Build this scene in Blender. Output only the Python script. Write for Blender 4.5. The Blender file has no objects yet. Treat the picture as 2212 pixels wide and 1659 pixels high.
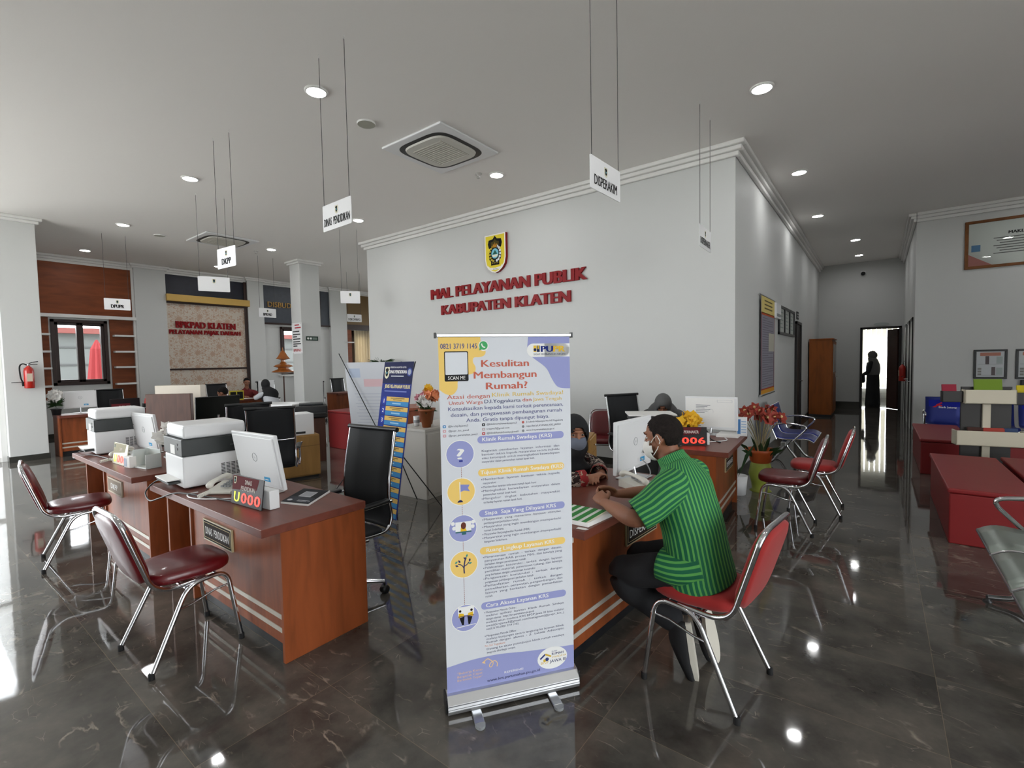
import bpy, bmesh, math, random
from mathutils import Vector, Matrix, Euler
V = Vector
R = math.radians
random.seed(7)
SC = bpy.context.scene
COL = SC.collection
HC = 4.3                       # ceiling height of the hall

# ------------------------------------------------------------------ camera
_r, _d, _w = V((0.79496, 0.60665, 0.0)), None, None
def _camera():
    f, pitch, roll, yaw = 1036.93, 0.0472977, 0.0194049, -0.6518548
    w = V((math.sin(yaw) * math.cos(pitch), math.cos(yaw) * math.cos(pitch), -math.sin(pitch)))
    r = V((math.cos(yaw), -math.sin(yaw), 0))
    d = w.cross(r)
    c, s = math.cos(roll), math.sin(roll)
    r2 = c * r + s * d
    d2 = -s * r + c * d
    cam = bpy.data.cameras.new('camera')
    cam.sensor_fit = 'HORIZONTAL'
    cam.sensor_width = 36.0
    cam.lens = 36.0 * f / 2212.0
    cam.clip_start = 0.05
    cam.clip_end = 300
    o = bpy.data.objects.new('camera', cam)
    COL.objects.link(o)
    M = Matrix.Identity(4)
    for i in range(3):
        M[i][0] = r2[i]; M[i][1] = -d2[i]; M[i][2] = -w[i]
    M.translation = V((0, 0, 1.6))
    o.matrix_world = M
    SC.camera = o
_camera()

# ------------------------------------------------------------------ world, daylight, exposure
wd = bpy.data.worlds.new('sky'); SC.world = wd; wd.use_nodes = True
bg = wd.node_tree.nodes['Background']
bg.inputs[0].default_value = (0.93, 0.97, 1.0, 1)
bg.inputs[1].default_value = 5.0
SC.view_settings.view_transform = 'Standard'
SC.view_settings.look = 'None'
SC.view_settings.gamma = 1.0
SC.view_settings.exposure = 0.95
SC.view_settings.use_curve_mapping = False
SC.cycles.use_denoising = True
SC.cycles.sample_clamp_indirect = 8.0
SC.cycles.max_bounces = 8
SC.cycles.diffuse_bounces = 5
SC.cycles.glossy_bounces = 5
SC.cycles.transparent_max_bounces = 12
SC.cycles.caustics_reflective = True
SC.cycles.caustics_refractive = False
def portal(name, loc, sx, sy, rot):
    l = bpy.data.lights.new(name, 'AREA'); l.shape = 'RECTANGLE'; l.size = sx; l.size_y = sy
    l.cycles.is_portal = True
    o = bpy.data.objects.new(name, l); COL.objects.link(o); o.location = loc; o.rotation_euler = rot
portal('entrance_daylight', (-9.4, -3.95, 1.8), 5.6, 3.5, (R(90), 0, 0))
portal('aisle_daylight', (7.1, -.6, 1.75), 6.2, 3.3, (R(90), 0, R(90)))
portal('added_rear_daylight', (-12.2, 14.1, 2.0), 4.6, 2.4, (R(90), 0, R(180)))  # portal for the unseen opening added in the back wall
portal('side_daylight', (-15.5, -1.0, 1.8), 4.6, 3.5, (R(90), 0, R(-90)))

# ------------------------------------------------------------------ materials
def lin(c):
    if isinstance(c, str):
        c = tuple(int(c[i:i + 2], 16) / 255 for i in (0, 2, 4))
    return tuple((x / 12.92 if x <= 0.04045 else ((x + 0.055) / 1.055) ** 2.4) for x in c) + (1,)
MATS = {}
def mat(name, col='808080', rough=0.5, metal=0.0, spec=0.5, coat=0.0, emit=0.0, bump=0.0, bscale=200, vary=0.0, vscale=8, sheen=0.0):
    if name in MATS: return MATS[name]
    m = bpy.data.materials.new(name); m.use_nodes = True
    nt = m.node_tree; b = nt.nodes['Principled BSDF']
    c = lin(col)
    b.inputs['Base Color'].default_value = c
    b.inputs['Roughness'].default_value = rough
    b.inputs['Metallic'].default_value = metal
    b.inputs['Specular IOR Level'].default_value = spec
    b.inputs['Coat Weight'].default_value = coat
    b.inputs['Coat Roughness'].default_value = 0.08
    if sheen: b.inputs['Sheen Weight'].default_value = sheen
    if emit:
        b.inputs['Emission Color'].default_value = c
        b.inputs['Emission Strength'].default_value = emit
    if vary:
        tc = nt.nodes.new('ShaderNodeTexCoord'); n = nt.nodes.new('ShaderNodeTexNoise'); n.inputs['Scale'].default_value = vscale
        n.inputs['Detail'].default_value = 4
        r = nt.nodes.new('ShaderNodeMix'); r.data_type = 'RGBA'
        r.inputs[6].default_value = tuple(x * (1 - vary) for x in c[:3]) + (1,)
        r.inputs[7].default_value = tuple(min(1, x * (1 + vary)) for x in c[:3]) + (1,)
        nt.links.new(tc.outputs['Object'], n.inputs['Vector']); nt.links.new(n.outputs['Fac'], r.inputs[0])
        nt.links.new(r.outputs[2], b.inputs['Base Color'])
    if bump:
        tc = nt.nodes.new('ShaderNodeTexCoord'); n = nt.nodes.new('ShaderNodeTexNoise'); n.inputs['Scale'].default_value = bscale
        bp = nt.nodes.new('ShaderNodeBump'); bp.inputs['Strength'].default_value = bump; bp.inputs['Distance'].default_value = 0.01
        nt.links.new(tc.outputs['Object'], n.inputs['Vector']); nt.links.new(n.outputs['Fac'], bp.inputs['Height'])
        nt.links.new(bp.outputs['Normal'], b.inputs['Normal'])
    MATS[name] = m
    return m
def node(nt, t, **kw):
    n = nt.nodes.new('ShaderNode' + t)
    for k, v in kw.items():
        if k in n.inputs: n.inputs[k].default_value = v
        else: setattr(n, k, v)
    return n
def ramp(nt, stops, interp='LINEAR'):
    n = nt.nodes.new('ShaderNodeValToRGB'); cr = n.color_ramp; cr.interpolation = interp
    while len(cr.elements) > 1: cr.elements.remove(cr.elements[-1])
    cr.elements[0].position = stops[0][0]; cr.elements[0].color = stops[0][1]
    for p, c in stops[1:]:
        e = cr.elements.new(p); e.color = c
    return n
def wood(name, col, dark=0.72, rough=0.35, scale=(3, 3, 40), coat=0.0):
    if name in MATS: return MATS[name]
    m = mat(name, col, rough=rough + .08, coat=coat, spec=.3); nt = m.node_tree; b = nt.nodes['Principled BSDF']; c = lin(col)
    tc = node(nt, 'TexCoord'); mp = node(nt, 'Mapping'); mp.inputs['Scale'].default_value = scale
    n = node(nt, 'TexNoise'); n.inputs['Scale'].default_value = 1.6; n.inputs['Detail'].default_value = 6; n.inputs['Distortion'].default_value = 0.7
    rp = ramp(nt, [(0.3, tuple(x * dark for x in c[:3]) + (1,)), (0.55, c), (0.75, tuple(min(1, x * 1.14) for x in c[:3]) + (1,))])
    nt.links.new(tc.outputs['Object'], mp.inputs[0]); nt.links.new(mp.outputs[0], n.inputs['Vector'])
    nt.links.new(n.outputs['Fac'], rp.inputs[0]); nt.links.new(rp.outputs[0], b.inputs['Base Color'])
    return m
# room
W_WALL = mat('white_paint', 'cbccca', rough=0.6, spec=0.3, bump=0.04, bscale=60)
W_CEIL = mat('ceiling_paint', 'efece8', rough=0.8, spec=0.2)
W_TRIM = mat('trim_paint', 'e2e1de', rough=0.5)
SKIRT = mat('dark_skirting', '33342f', rough=0.2)
CHROME = mat('chrome', 'd8d8dc', rough=0.12, metal=1.0)
STEEL = mat('brushed_steel', 'b4b6b8', rough=0.32, metal=1.0)
ALU = mat('anodised_aluminium', 'cfd0d2', rough=0.3, metal=0.85)
BLACK = mat('black_plastic', '17181a', rough=0.42)
BLACKM = mat('black_metal', '141416', rough=0.35, spec=0.5)
RUBBER = mat('black_rubber', '101011', rough=0.8)
MESHB = mat('black_mesh_fabric', '191b1e', rough=0.75, bump=0.25, bscale=500)
WHITEP = mat('white_plastic', 'e4e5e6', rough=0.38)
OFFW = mat('cream_plastic', 'd9d6cc', rough=0.4)
GREYP = mat('grey_plastic', '8f9294', rough=0.45)
DGREY = mat('dark_grey_plastic', '34383a', rough=0.4)
PAPER = mat('white_paper', 'ecebe8', rough=0.7)
SCREEN = mat('dark_screen', '0c110f', rough=0.15)
WOODR = wood('red_brown_laminate', '8c4825', rough=0.32, scale=(9, 9, 1.2))
WOODT = wood('brown_desk_top_laminate', '6e3c30', dark=0.85, rough=0.28, scale=(1.5, 9, 9))
WOODP = wood('brown_wall_panel', '7c3f1d', rough=0.4, scale=(1, 1, 6))
WOODD = wood('dark_walnut_laminate', '55392f', rough=0.4, scale=(8, 8, 1))
WOODO = wood('orange_cabinet_wood', '8c4b18', rough=0.35, scale=(6, 6, 1))
WOODL = wood('light_oak_laminate', 'a07a45', dark=0.85, rough=0.45, scale=(8, 8, 1.2))
WOODF = wood('frame_wood', '7a4a1e', rough=0.4, scale=(6, 6, 6))
STRIPE = mat('aluminium_strip', 'c9c2b6', rough=0.35, metal=0.3)
KICK = mat('black_plinth', '17191c', rough=0.4)
REDV = mat('red_vinyl', '5e0a12', rough=0.36, coat=0.25, bump=0.12, bscale=14)
REDF = mat('red_fabric', '9a1612', rough=0.8, bump=0.15, bscale=500, sheen=0.2)
REDC = mat('red_table_cloth', '7d1517', rough=0.5, bump=0.08, bscale=6)
REDL = mat('red_acrylic', '8a0f16', rough=0.45, spec=0.22)
GOLDB = mat('gold_band', 'cda85c', rough=0.35, metal=0.2)
BROWNF = mat('dark_brown_frame', '2e1a14', rough=0.35)
BRONZE = mat('bronze_trim', '5a3a20', rough=0.4)
EXTRED = mat('extinguisher_red', 'b01e12', rough=0.28, coat=0.3)
SKIN = mat('skin_brown', '8a5a42', rough=0.55, vary=0.08)
SKINL = mat('skin_tan', 'a8745a', rough=0.55, vary=0.06)
HAIRB = mat('black_hair', '1a1615', rough=0.9, spec=0.2, bump=0.3, bscale=160)
CLOTHK = mat('black_cloth', '17181b', rough=0.85, bump=0.15, bscale=60)
CLOTHG = mat('grey_cloth', '5c5c5c', rough=0.85, bump=0.12, bscale=60)
CLOTHR = mat('maroon_cloth', '6a1c1e', rough=0.85)
CLOTHW = mat('white_cloth', 'c9ccd2', rough=0.8)
NAVY = mat('navy_cloth', '1b2450', rough=0.8)
MASKW = mat('white_mask', 'dcd9d4', rough=0.8)
MASKG = mat('grey_blue_mask', '6d7382', rough=0.85)
EYEW = mat('eye_white', 'd8d2cb', rough=0.3)
EYEB = mat('eye_iris', '1d120d', rough=0.2)
LED = mat('led_disc', 'ffffff', emit=48.0)
GREENL = mat('led_green', 'cfe62a', emit=.75)
REDLED = mat('led_red', 'ff3322', emit=.9)
TERRA = mat('terracotta_pot', '8a4a22', rough=0.55)
LEAF = mat('leaf_green', '24401c', rough=0.55)
WPET = mat('white_petal', 'e8e6e2', rough=0.7)
PPET = mat('pink_petal', 'd99aa6', rough=0.7)
OPET = mat('orange_petal', 'e08a5e', rough=0.7)
YPET = mat('yellow_petal', 'e6b422', rough=0.7)
RPET = mat('rust_petal', '9a3a2c', rough=0.7)
# colour-only print inks
def ink(c, rough=0.75): return mat('ink_' + c, c, rough=rough, spec=0.2)
INKB = ink('141414'); INKW = ink('f0f0ee')
def glass_mat():
    m = bpy.data.materials.new('window_glass'); m.use_nodes = True; nt = m.node_tree; nt.nodes.clear()
    o = node(nt, 'OutputMaterial'); t = node(nt, 'BsdfTransparent'); g = node(nt, 'BsdfGlossy'); g.inputs['Roughness'].default_value = 0.02
    mx = node(nt, 'MixShader'); f = node(nt, 'Fresnel'); f.inputs[0].default_value = 1.35
    nt.links.new(f.outputs[0], mx.inputs[0]); nt.links.new(t.outputs[0], mx.inputs[1]); nt.links.new(g.outputs[0], mx.inputs[2]); nt.links.new(mx.outputs[0], o.inputs[0])
    return m
GLASS = glass_mat()
def translucent(name, col, f=0.45):
    m = mat(name, col, rough=.9); nt = m.node_tree; o = nt.nodes['Material Output']; b = nt.nodes['Principled BSDF']
    t = node(nt, 'BsdfTranslucent'); t.inputs[0].default_value = lin(col); x = node(nt, 'MixShader'); x.inputs[0].default_value = f
    nt.links.new(b.outputs[0], x.inputs[1]); nt.links.new(t.outputs[0], x.inputs[2]); nt.links.new(x.outputs[0], o.inputs[0]); return m

# ------------------------------------------------------------------ mesh collector
def cr(pts, k):
    """Catmull-Rom through pts (tuples of any length), k steps per span."""
    out = []; n = len(pts)
    for i in range(n - 1):
        p0 = pts[max(i - 1, 0)]; p1 = pts[i]; p2 = pts[i + 1]; p3 = pts[min(i + 2, n - 1)]
        for j in range(k):
            t = j / k
            out.append(tuple(0.5 * (2 * b + (c - a) * t + (2 * a - 5 * b + 4 * c - d) * t * t + (3 * b - a - 3 * c + d) * t ** 3) for a, b, c, d in zip(p0, p1, p2, p3)))
    out.append(tuple(pts[-1]))
    return out
def fillet(pts, r, n=5):
    pts = [V(p) for p in pts]; out = [pts[0]]
    for i in range(1, len(pts) - 1):
        a, b, c = pts[i - 1], pts[i], pts[i + 1]
        u = (a - b); w = (c - b); q = min(r, u.length * .49, w.length * .49)
        p0 = b + u.normalized() * q; p1 = b + w.normalized() * q
        for j in range(n + 1):
            t = j / n
            out.append((1 - t) ** 2 * p0 + 2 * t * (1 - t) * b + t * t * p1)
    out.append(pts[-1])
    return out
class MB:
    def __init__(s): s.v = []; s.f = []; s.m = []; s.s = []; s.uv = []; s.mats = []; s.hasuv = False
    def mi(s, m):
        if m not in s.mats: s.mats.append(m)
        return s.mats.index(m)
    def add(s, vs, fs, m, smooth=False, M=None, uvs=None):
        o = len(s.v); k = s.mi(m)
        s.v += [(M @ V(p))[:] if M is not None else tuple(p) for p in vs]
        for i, f in enumerate(fs):
            s.f.append([a + o for a in f]); s.m.append(k); s.s.append(smooth)
            s.uv.append(uvs[i] if uvs else None)
        if uvs: s.hasuv = True
        return s
    def bx(s, x0, y0, z0, x1, y1, z1, m, M=None):
        vs = [(x, y, z) for z in (z0, z1) for y in (y0, y1) for x in (x0, x1)]
        return s.add(vs, [(0, 2, 3, 1), (4, 5, 7, 6), (0, 1, 5, 4), (2, 6, 7, 3), (0, 4, 6, 2), (1, 3, 7, 5)], m, M=M)
    def box(s, c, d, m, M=None):
        return s.bx(c[0] - d[0] / 2, c[1] - d[1] / 2, c[2] - d[2] / 2, c[0] + d[0] / 2, c[1] + d[1] / 2, c[2] + d[2] / 2, m, M)
    def prism(s, poly, h, m, M=None, smooth=False):
        """poly in XY extruded 0..h in Z, placed by M."""
        n = len(poly)
        vs = [(x, y, 0) for x, y in poly] + [(x, y, h) for x, y in poly]
        s.add(vs, [tuple(reversed(range(n))), tuple(range(n, 2 * n))], m, M=M)
        return s.add(vs, [(i, (i + 1) % n, n + (i + 1) % n, n + i) for i in range(n)], m, smooth=smooth, M=M)
    def tube(s, pts, r, m, n=10, closed=False, caps=True, flat=1.0, M=None, smooth=True):
        pts = [V(p) for p in pts]; k = len(pts); rs = r if isinstance(r, (list, tuple)) else [r] * k
        T = []
        for i in range(k):
            a = pts[(i - 1) % k] if closed or i else pts[0]; b = pts[(i + 1) % k] if closed or i < k - 1 else pts[-1]
            T.append((b - a).normalized() if (b - a).length > 1e-9 else V((0, 0, 1)))
        nn = T[0].cross(V((0, 0, 1)))
        if nn.length < 1e-3: nn = T[0].cross(V((1, 0, 0)))
        nn.normalize(); vs = []
        for i in range(k):
            nn = nn - T[i] * nn.dot(T[i])
            nn = nn.normalized() if nn.length > 1e-6 else T[i].orthogonal().normalized()
            bb = T[i].cross(nn)
            for j in range(n):
                a = 2 * math.pi * j / n
                vs.append(pts[i] + nn * (math.cos(a) * rs[i]) + bb * (math.sin(a) * rs[i] * flat))
        fs = [(i * n + j, i * n + (j + 1) % n, ((i + 1) % k) * n + (j + 1) % n, ((i + 1) % k) * n + j) for i in range(k if closed else k - 1) for j in range(n)]
        s.add(vs, fs, m, smooth=smooth, M=M)
        if caps and not closed: s.add(vs[:n] + vs[-n:], [tuple(reversed(range(n))), tuple(range(n, 2 * n))], m, M=M)
        return s
    def limb(s, keys, m, n=16, k=5, caps=True, M=None, up=(0, 0, 1), power=2.0):
        """loft through keys (x,y,z,ra,rb): ra across 'side', rb along the other; rounded ends."""
        P = cr([tuple(q) if len(q) == 5 else tuple(q) + (q[3],) for q in keys], k)
        pts = [V(p[:3]) for p in P]; ra = [max(p[3], .0005) for p in P]; rb = [max(p[4], .0005) for p in P]
        if caps:
            t0 = (pts[0] - pts[1]).normalized(); t1 = (pts[-1] - pts[-2]).normalized()
            a0, b0, a1, b1, e0, e1 = ra[0], rb[0], ra[-1], rb[-1], pts[0], pts[-1]
            for q in (.4, .75, .95):
                c = math.sqrt(1 - q * q)
                pts.insert(0, e0 + t0 * min(a0, b0) * q); ra.insert(0, a0 * c); rb.insert(0, b0 * c)
                pts.append(e1 + t1 * min(a1, b1) * q); ra.append(a1 * c); rb.append(b1 * c)
        K = len(pts); vs = []; up = V(up); pu = None
        for i in range(K):
            t = (pts[min(i + 1, K - 1)] - pts[max(i - 1, 0)]).normalized()
            side = up.cross(t)
            if side.length < .15: side = pu if pu is not None else t.orthogonal()
            side = (side - t * side.dot(t)).normalized(); pu = side
            o = t.cross(side)
            for j in range(n):
                a = 2 * math.pi * j / n; c, d = math.cos(a), math.sin(a)
                c = math.copysign(abs(c) ** (2 / power), c); d = math.copysign(abs(d) ** (2 / power), d)
                vs.append(pts[i] + side * (c * ra[i]) + o * (d * rb[i]))
        fs = []; uvs = []
        for i in range(K - 1):
            for j in range(n):
                fs.append((i * n + j, i * n + (j + 1) % n, (i + 1) * n + (j + 1) % n, (i + 1) * n + j))
                uvs.append(((j / n, i / K), ((j + 1) / n, i / K), ((j + 1) / n, (i + 1) / K), (j / n, (i + 1) / K)))
        s.add(vs, fs, m, smooth=True, M=M, uvs=uvs)
        if caps:
            e = [(0, 0)] * n
            s.add(vs[:n] + vs[-n:], [tuple(reversed(range(n))), tuple(range(n, 2 * n))], m, smooth=True, M=M, uvs=[e, e])
        return s
    def lathe(s, prof, m, n=28, c=(0, 0, 0), M=None, smooth=True, caps=True):
        vs = [(c[0] + r * math.cos(2 * math.pi * j / n), c[1] + r * math.sin(2 * math.pi * j / n), c[2] + z) for r, z in prof for j in range(n)]
        k = len(prof)
        s.add(vs, [(i * n + j, i * n + (j + 1) % n, (i + 1) * n + (j + 1) % n, (i + 1) * n + j) for i in range(k - 1) for j in range(n)], m, smooth=smooth, M=M)
        if caps: s.add(vs[:n] + vs[-n:], [tuple(reversed(range(n))), tuple(range(n, 2 * n))], m, M=M)
        return s
    def ell(s, c, r, m, nu=18, nv=12, M=None, rot=None):
        vs = []; Q = Euler(rot).to_matrix() if rot else None
        for i in range(nv + 1):
            t = math.pi * i / nv
            for j in range(nu):
                a = 2 * math.pi * j / nu
                p = V((r[0] * math.sin(t) * math.cos(a), r[1] * math.sin(t) * math.sin(a), r[2] * math.cos(t)))
                if Q: p = Q @ p
                vs.append(p + V(c))
        fs = [(i * nu + j, (i + 1) * nu + j, (i + 1) * nu + (j + 1) % nu, i * nu + (j + 1) % nu) for i in range(nv) for j in range(nu)]
        return s.add(vs, fs, m, smooth=True, M=M)
    def quad(s, a, b, c, d, m): return s.add([a, b, c, d], [(0, 1, 2, 3)], m)
    def build(s, name, parent=None, loc=(0, 0, 0), rot=(0, 0, 0), bevel=0.0, seg=2, remesh=0.0, smooth=0, sub=0, ang=40):
        me = bpy.data.meshes.new(name)
        me.from_pydata([tuple(p) for p in s.v], [], s.f)
        for m in s.mats: me.materials.append(m)
        me.polygons.foreach_set('material_index', s.m)
        me.polygons.foreach_set('use_smooth', s.s)
        if s.hasuv:
            ul = me.uv_layers.new(name='UVMap'); i = 0
            for f, u in zip(s.f, s.uv):
                for j in range(len(f)):
                    ul.data[i].uv = u[j] if u else (0, 0); i += 1
        me.update()
        o = bpy.data.objects.new(name, me); COL.objects.link(o)
        o.location = loc; o.rotation_euler = rot
        if parent is not None: o.parent = parent
        if remesh:
            q = o.modifiers.new('r', 'REMESH'); q.mode = 'VOXEL'; q.voxel_size = remesh; q.use_smooth_shade = True
        if smooth:
            q = o.modifiers.new('s', 'SMOOTH'); q.iterations = smooth; q.factor = 0.5
        if sub:
            q = o.modifiers.new('u', 'SUBSURF'); q.levels = sub; q.render_levels = sub
        if bevel:
            q = o.modifiers.new('b', 'BEVEL'); q.width = bevel; q.segments = seg; q.limit_method = 'ANGLE'; q.angle_limit = R(ang)
        return o
_TX = {}
def text_geo(t, bold=0.0, res=2):
    k = (t, bold, res)
    if k not in _TX:
        cu = bpy.data.curves.new('t', 'FONT'); cu.body = t; cu.offset = bold; cu.resolution_u = res; cu.dimensions = '2D'; cu.fill_mode = 'BOTH'
        ob = bpy.data.objects.new('t', cu); me = bpy.data.meshes.new_from_object(ob)
        vs = [(v.co.x, v.co.y) for v in me.vertices]; fs = [tuple(p.vertices) for p in me.polygons]
        bpy.data.meshes.remove(me); bpy.data.objects.remove(ob); bpy.data.curves.remove(cu)
        x0 = min(v[0] for v in vs); x1 = max(v[0] for v in vs)
        _TX[k] = (vs, fs, x0, x1)
    return _TX[k]
CAP = 0.729
class Pan:
    """flat printing on a plane: origin o, axes u (right) v (up), n (towards the reader)."""
    def __init__(s, mb, o, u, v, step=0.0004, base=0.0):
        s.mb = mb; s.o = V(o); s.u = V(u).normalized(); s.v = V(v).normalized(); s.n = s.u.cross(s.v); s.step = step; s.base = base
    def P(s, x, y, l): return s.o + s.u * x + s.v * y + s.n * (s.base + l * s.step)
    def poly(s, pts, m, l=1): s.mb.add([s.P(x, y, l) for x, y in pts], [tuple(range(len(pts)))], m); return s
    def rect(s, x, y, w, h, m, l=1): return s.poly([(x, y), (x + w, y), (x + w, y + h), (x, y + h)], m, l)
    def circ(s, x, y, r, m, l=1, ry=None, n=28):
        ry = ry or r
        return s.poly([(x + r * math.cos(2 * math.pi * i / n), y + ry * math.sin(2 * math.pi * i / n)) for i in range(n)], m, l)
    def rrect(s, x, y, w, h, r, m, l=1, k=5):
        p = []
        for cx, cy, a in ((x + w - r, y + r, -90), (x + w - r, y + h - r, 0), (x + r, y + h - r, 90), (x + r, y + r, 180)):
            p += [(cx + r * math.cos(R(a + 90 * i / k)), cy + r * math.sin(R(a + 90 * i / k))) for i in range(k + 1)]
        return s.poly(p, m, l)
    def line(s, pts, w, m, l=1):
        for (a, b), (c, d) in zip(pts, pts[1:]):
            L = math.hypot(c - a, d - b) or 1; nx, ny = -(d - b) / L * w / 2, (c - a) / L * w / 2
            s.poly([(a - nx, b - ny), (c - nx, d - ny), (c + nx, d + ny), (a + nx, b + ny)], m, l)
        return s
    def text(s, t, x, y, h, m, w=None, al='L', bold=0.0, l=2, depth=0.0, res=2, maxw=None, sx=1.0):
        """cap height h; w = total width (stretches), al L/C/R relative to x; y = baseline."""
        if not t.strip(): return s
        vs, fs, x0, x1 = text_geo(t, 0.0, res)
        k = h / CAP; wx = (x1 - x0) * k * sx; sxx = k * sx
        if w: sxx *= w / wx; wx = w
        elif maxw and wx > maxw: sxx *= maxw / wx; wx = maxw
        ox = x - {'L': 0, 'C': wx / 2, 'R': wx}[al]
        if h < .02: bold *= .6
        for ci, dx in enumerate((-bold * sxx, bold * sxx) if bold and bold <= .03 else (-bold * sxx, 0, bold * sxx) if bold else (0,)):
            pts = [s.P(ox + (a - x0) * sxx + dx, y + b * k, l + .22 * ci) for a, b in vs]
            if not depth:
                s.mb.add(pts, fs, m); continue
            front = [p + s.n * (depth + .0012 * ci) for p in pts]; n = len(pts); cnt = {}
            for f in fs:
                for a, b in zip(f, f[1:] + f[:1]):
                    if (b, a) in cnt: cnt.pop((b, a))
                    else: cnt[(a, b)] = 1
            s.mb.add(front + pts, fs + [(b, a, a + n, b + n)[::-1] for a, b in cnt], m)
        return s
def crest(p, x, y, h, l=2, small=False):
    """the regency shield: yellow shield, black ornament frame, blue oval, white ribbon; h = height."""
    w = h * .7; q = lambda pts: [(x + a * w, y + b * h) for a, b in pts]
    sh = [(-.5, .5), (.5, .5), (.5, -.12), (.45, -.28), (.33, -.39), (.16, -.47), (0, -.5), (-.16, -.47), (-.33, -.39), (-.45, -.28), (-.5, -.12)]
    p.poly(q(sh), ink('f2efe4') if not small else ink('c9c6a8'), l)
    p.poly(q([(a * .9, b * .94) for a, b in sh]), ink('e3cf3e') if not small else ink('dedbc2'), l + 1)
    k = INKB
    p.poly(q([(-.34, .26), (-.3, .36), (-.1, .38), (0, .46), (.1, .38), (.3, .36), (.34, .26), (.3, .16), (.22, .12), (.3, 0), (.28, -.14), (.2, -.2), (.2, -.3), (-.2, -.3), (-.2, -.2), (-.28, -.14), (-.3, 0), (-.22, .12), (-.3, .16)]), k, l + 2)
    if small: 
        p.circ(x, y, w * .12, ink('6fb2c4'), l + 3, ry=h * .1); return
    p.poly(q([(-.2, .3), (-.08, .32), (0, .38), (.08, .32), (.2, .3), (.18, .18), (.1, .14), (-.1, .14), (-.18, .18)]), ink('4a4118'), l + 3)
    p.poly(q([(-.12, .16), (-.08, .26), (-.02, .2), (0, .3), (.04, .2), (.1, .26), (.12, .16)]), ink('c58a2e'), l + 4)
    for i in range(7):
        t = i / 6; a = R(70 - 150 * t)
        p.circ(x + w * (.05 + .2 * math.cos(a)), y + h * (.0 + .19 * math.sin(a)), w * .05, ink('d9dde0'), l + 4, n=10)
        a = R(110 + 150 * t)
        p.circ(x + w * (-.05 + .2 * math.cos(a)), y + h * (.0 + .19 * math.sin(a)), w * .055, ink('b9a53a'), l + 4, ry=w * .035, n=10)
    p.circ(x, y, w * .17, ink('7cc0d4'), l + 5, ry=h * .13)
    p.poly(q([(-.12, -.02), (0, .09), (.12, -.02)]), ink('2c5c50'), l + 6)
    p.poly(q([(-.14, -.03), (.14, -.03), (.1, -.09), (-.1, -.09)]), ink('e8e6d0'), l + 6)
    for a in (-.12, -.04, .04, .12): p.circ(x + a * w, y - h * .24, w * .03, ink('8a7a30'), l + 4, n=8)
    p.poly(q([(-.34, -.29), (-.26, -.35), (0, -.37), (.26, -.35), (.34, -.29), (.34, -.35), (.22, -.41), (0, -.43), (-.22, -.41), (-.34, -.35)]), ink('ece9df'), l + 5)
    p.text('KLATEN', x, y - h * .415, h * .03, INKB, al='C', l=l + 6)

# ------------------------------------------------------------------ scene objects
def tag(o, label=None, cat=None, group=None, kind=None):
    if label: o['label'] = label
    if cat: o['category'] = cat
    if group: o['group'] = group
    if kind: o['kind'] = kind
    return o
def thing(name, label, cat, loc=(0, 0, 0), rz=0.0, group=None, rot=None):
    o = bpy.data.objects.new(name, None); COL.objects.link(o); o.empty_display_size = .1
    o.location = loc; o.rotation_euler = rot if rot else (0, 0, rz)
    return tag(o, label, cat, group)
def struct(name, mb, bevel=0.0, **k):
    o = mb.build(name, bevel=bevel, **k); o['kind'] = 'structure'; return o
def dup(root, loc=None, rz=None, label=None, group=None, rot=None):
    r = root.copy(); COL.objects.link(r)
    if loc is not None: r.location = loc
    if rz is not None: r.rotation_euler = (0, 0, rz)
    if rot is not None: r.rotation_euler = rot
    if label: r['label'] = label
    if group: r['group'] = group
    for ch in list(root.children):
        c = ch.copy(); COL.objects.link(c); c.parent = r
        for g in list(ch.children):
            d = g.copy(); COL.objects.link(d); d.parent = c
    return r
def mx(loc=(0, 0, 0), rot=(0, 0, 0)): return Matrix.Translation(V(loc)) @ Euler(rot).to_matrix().to_4x4()
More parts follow.
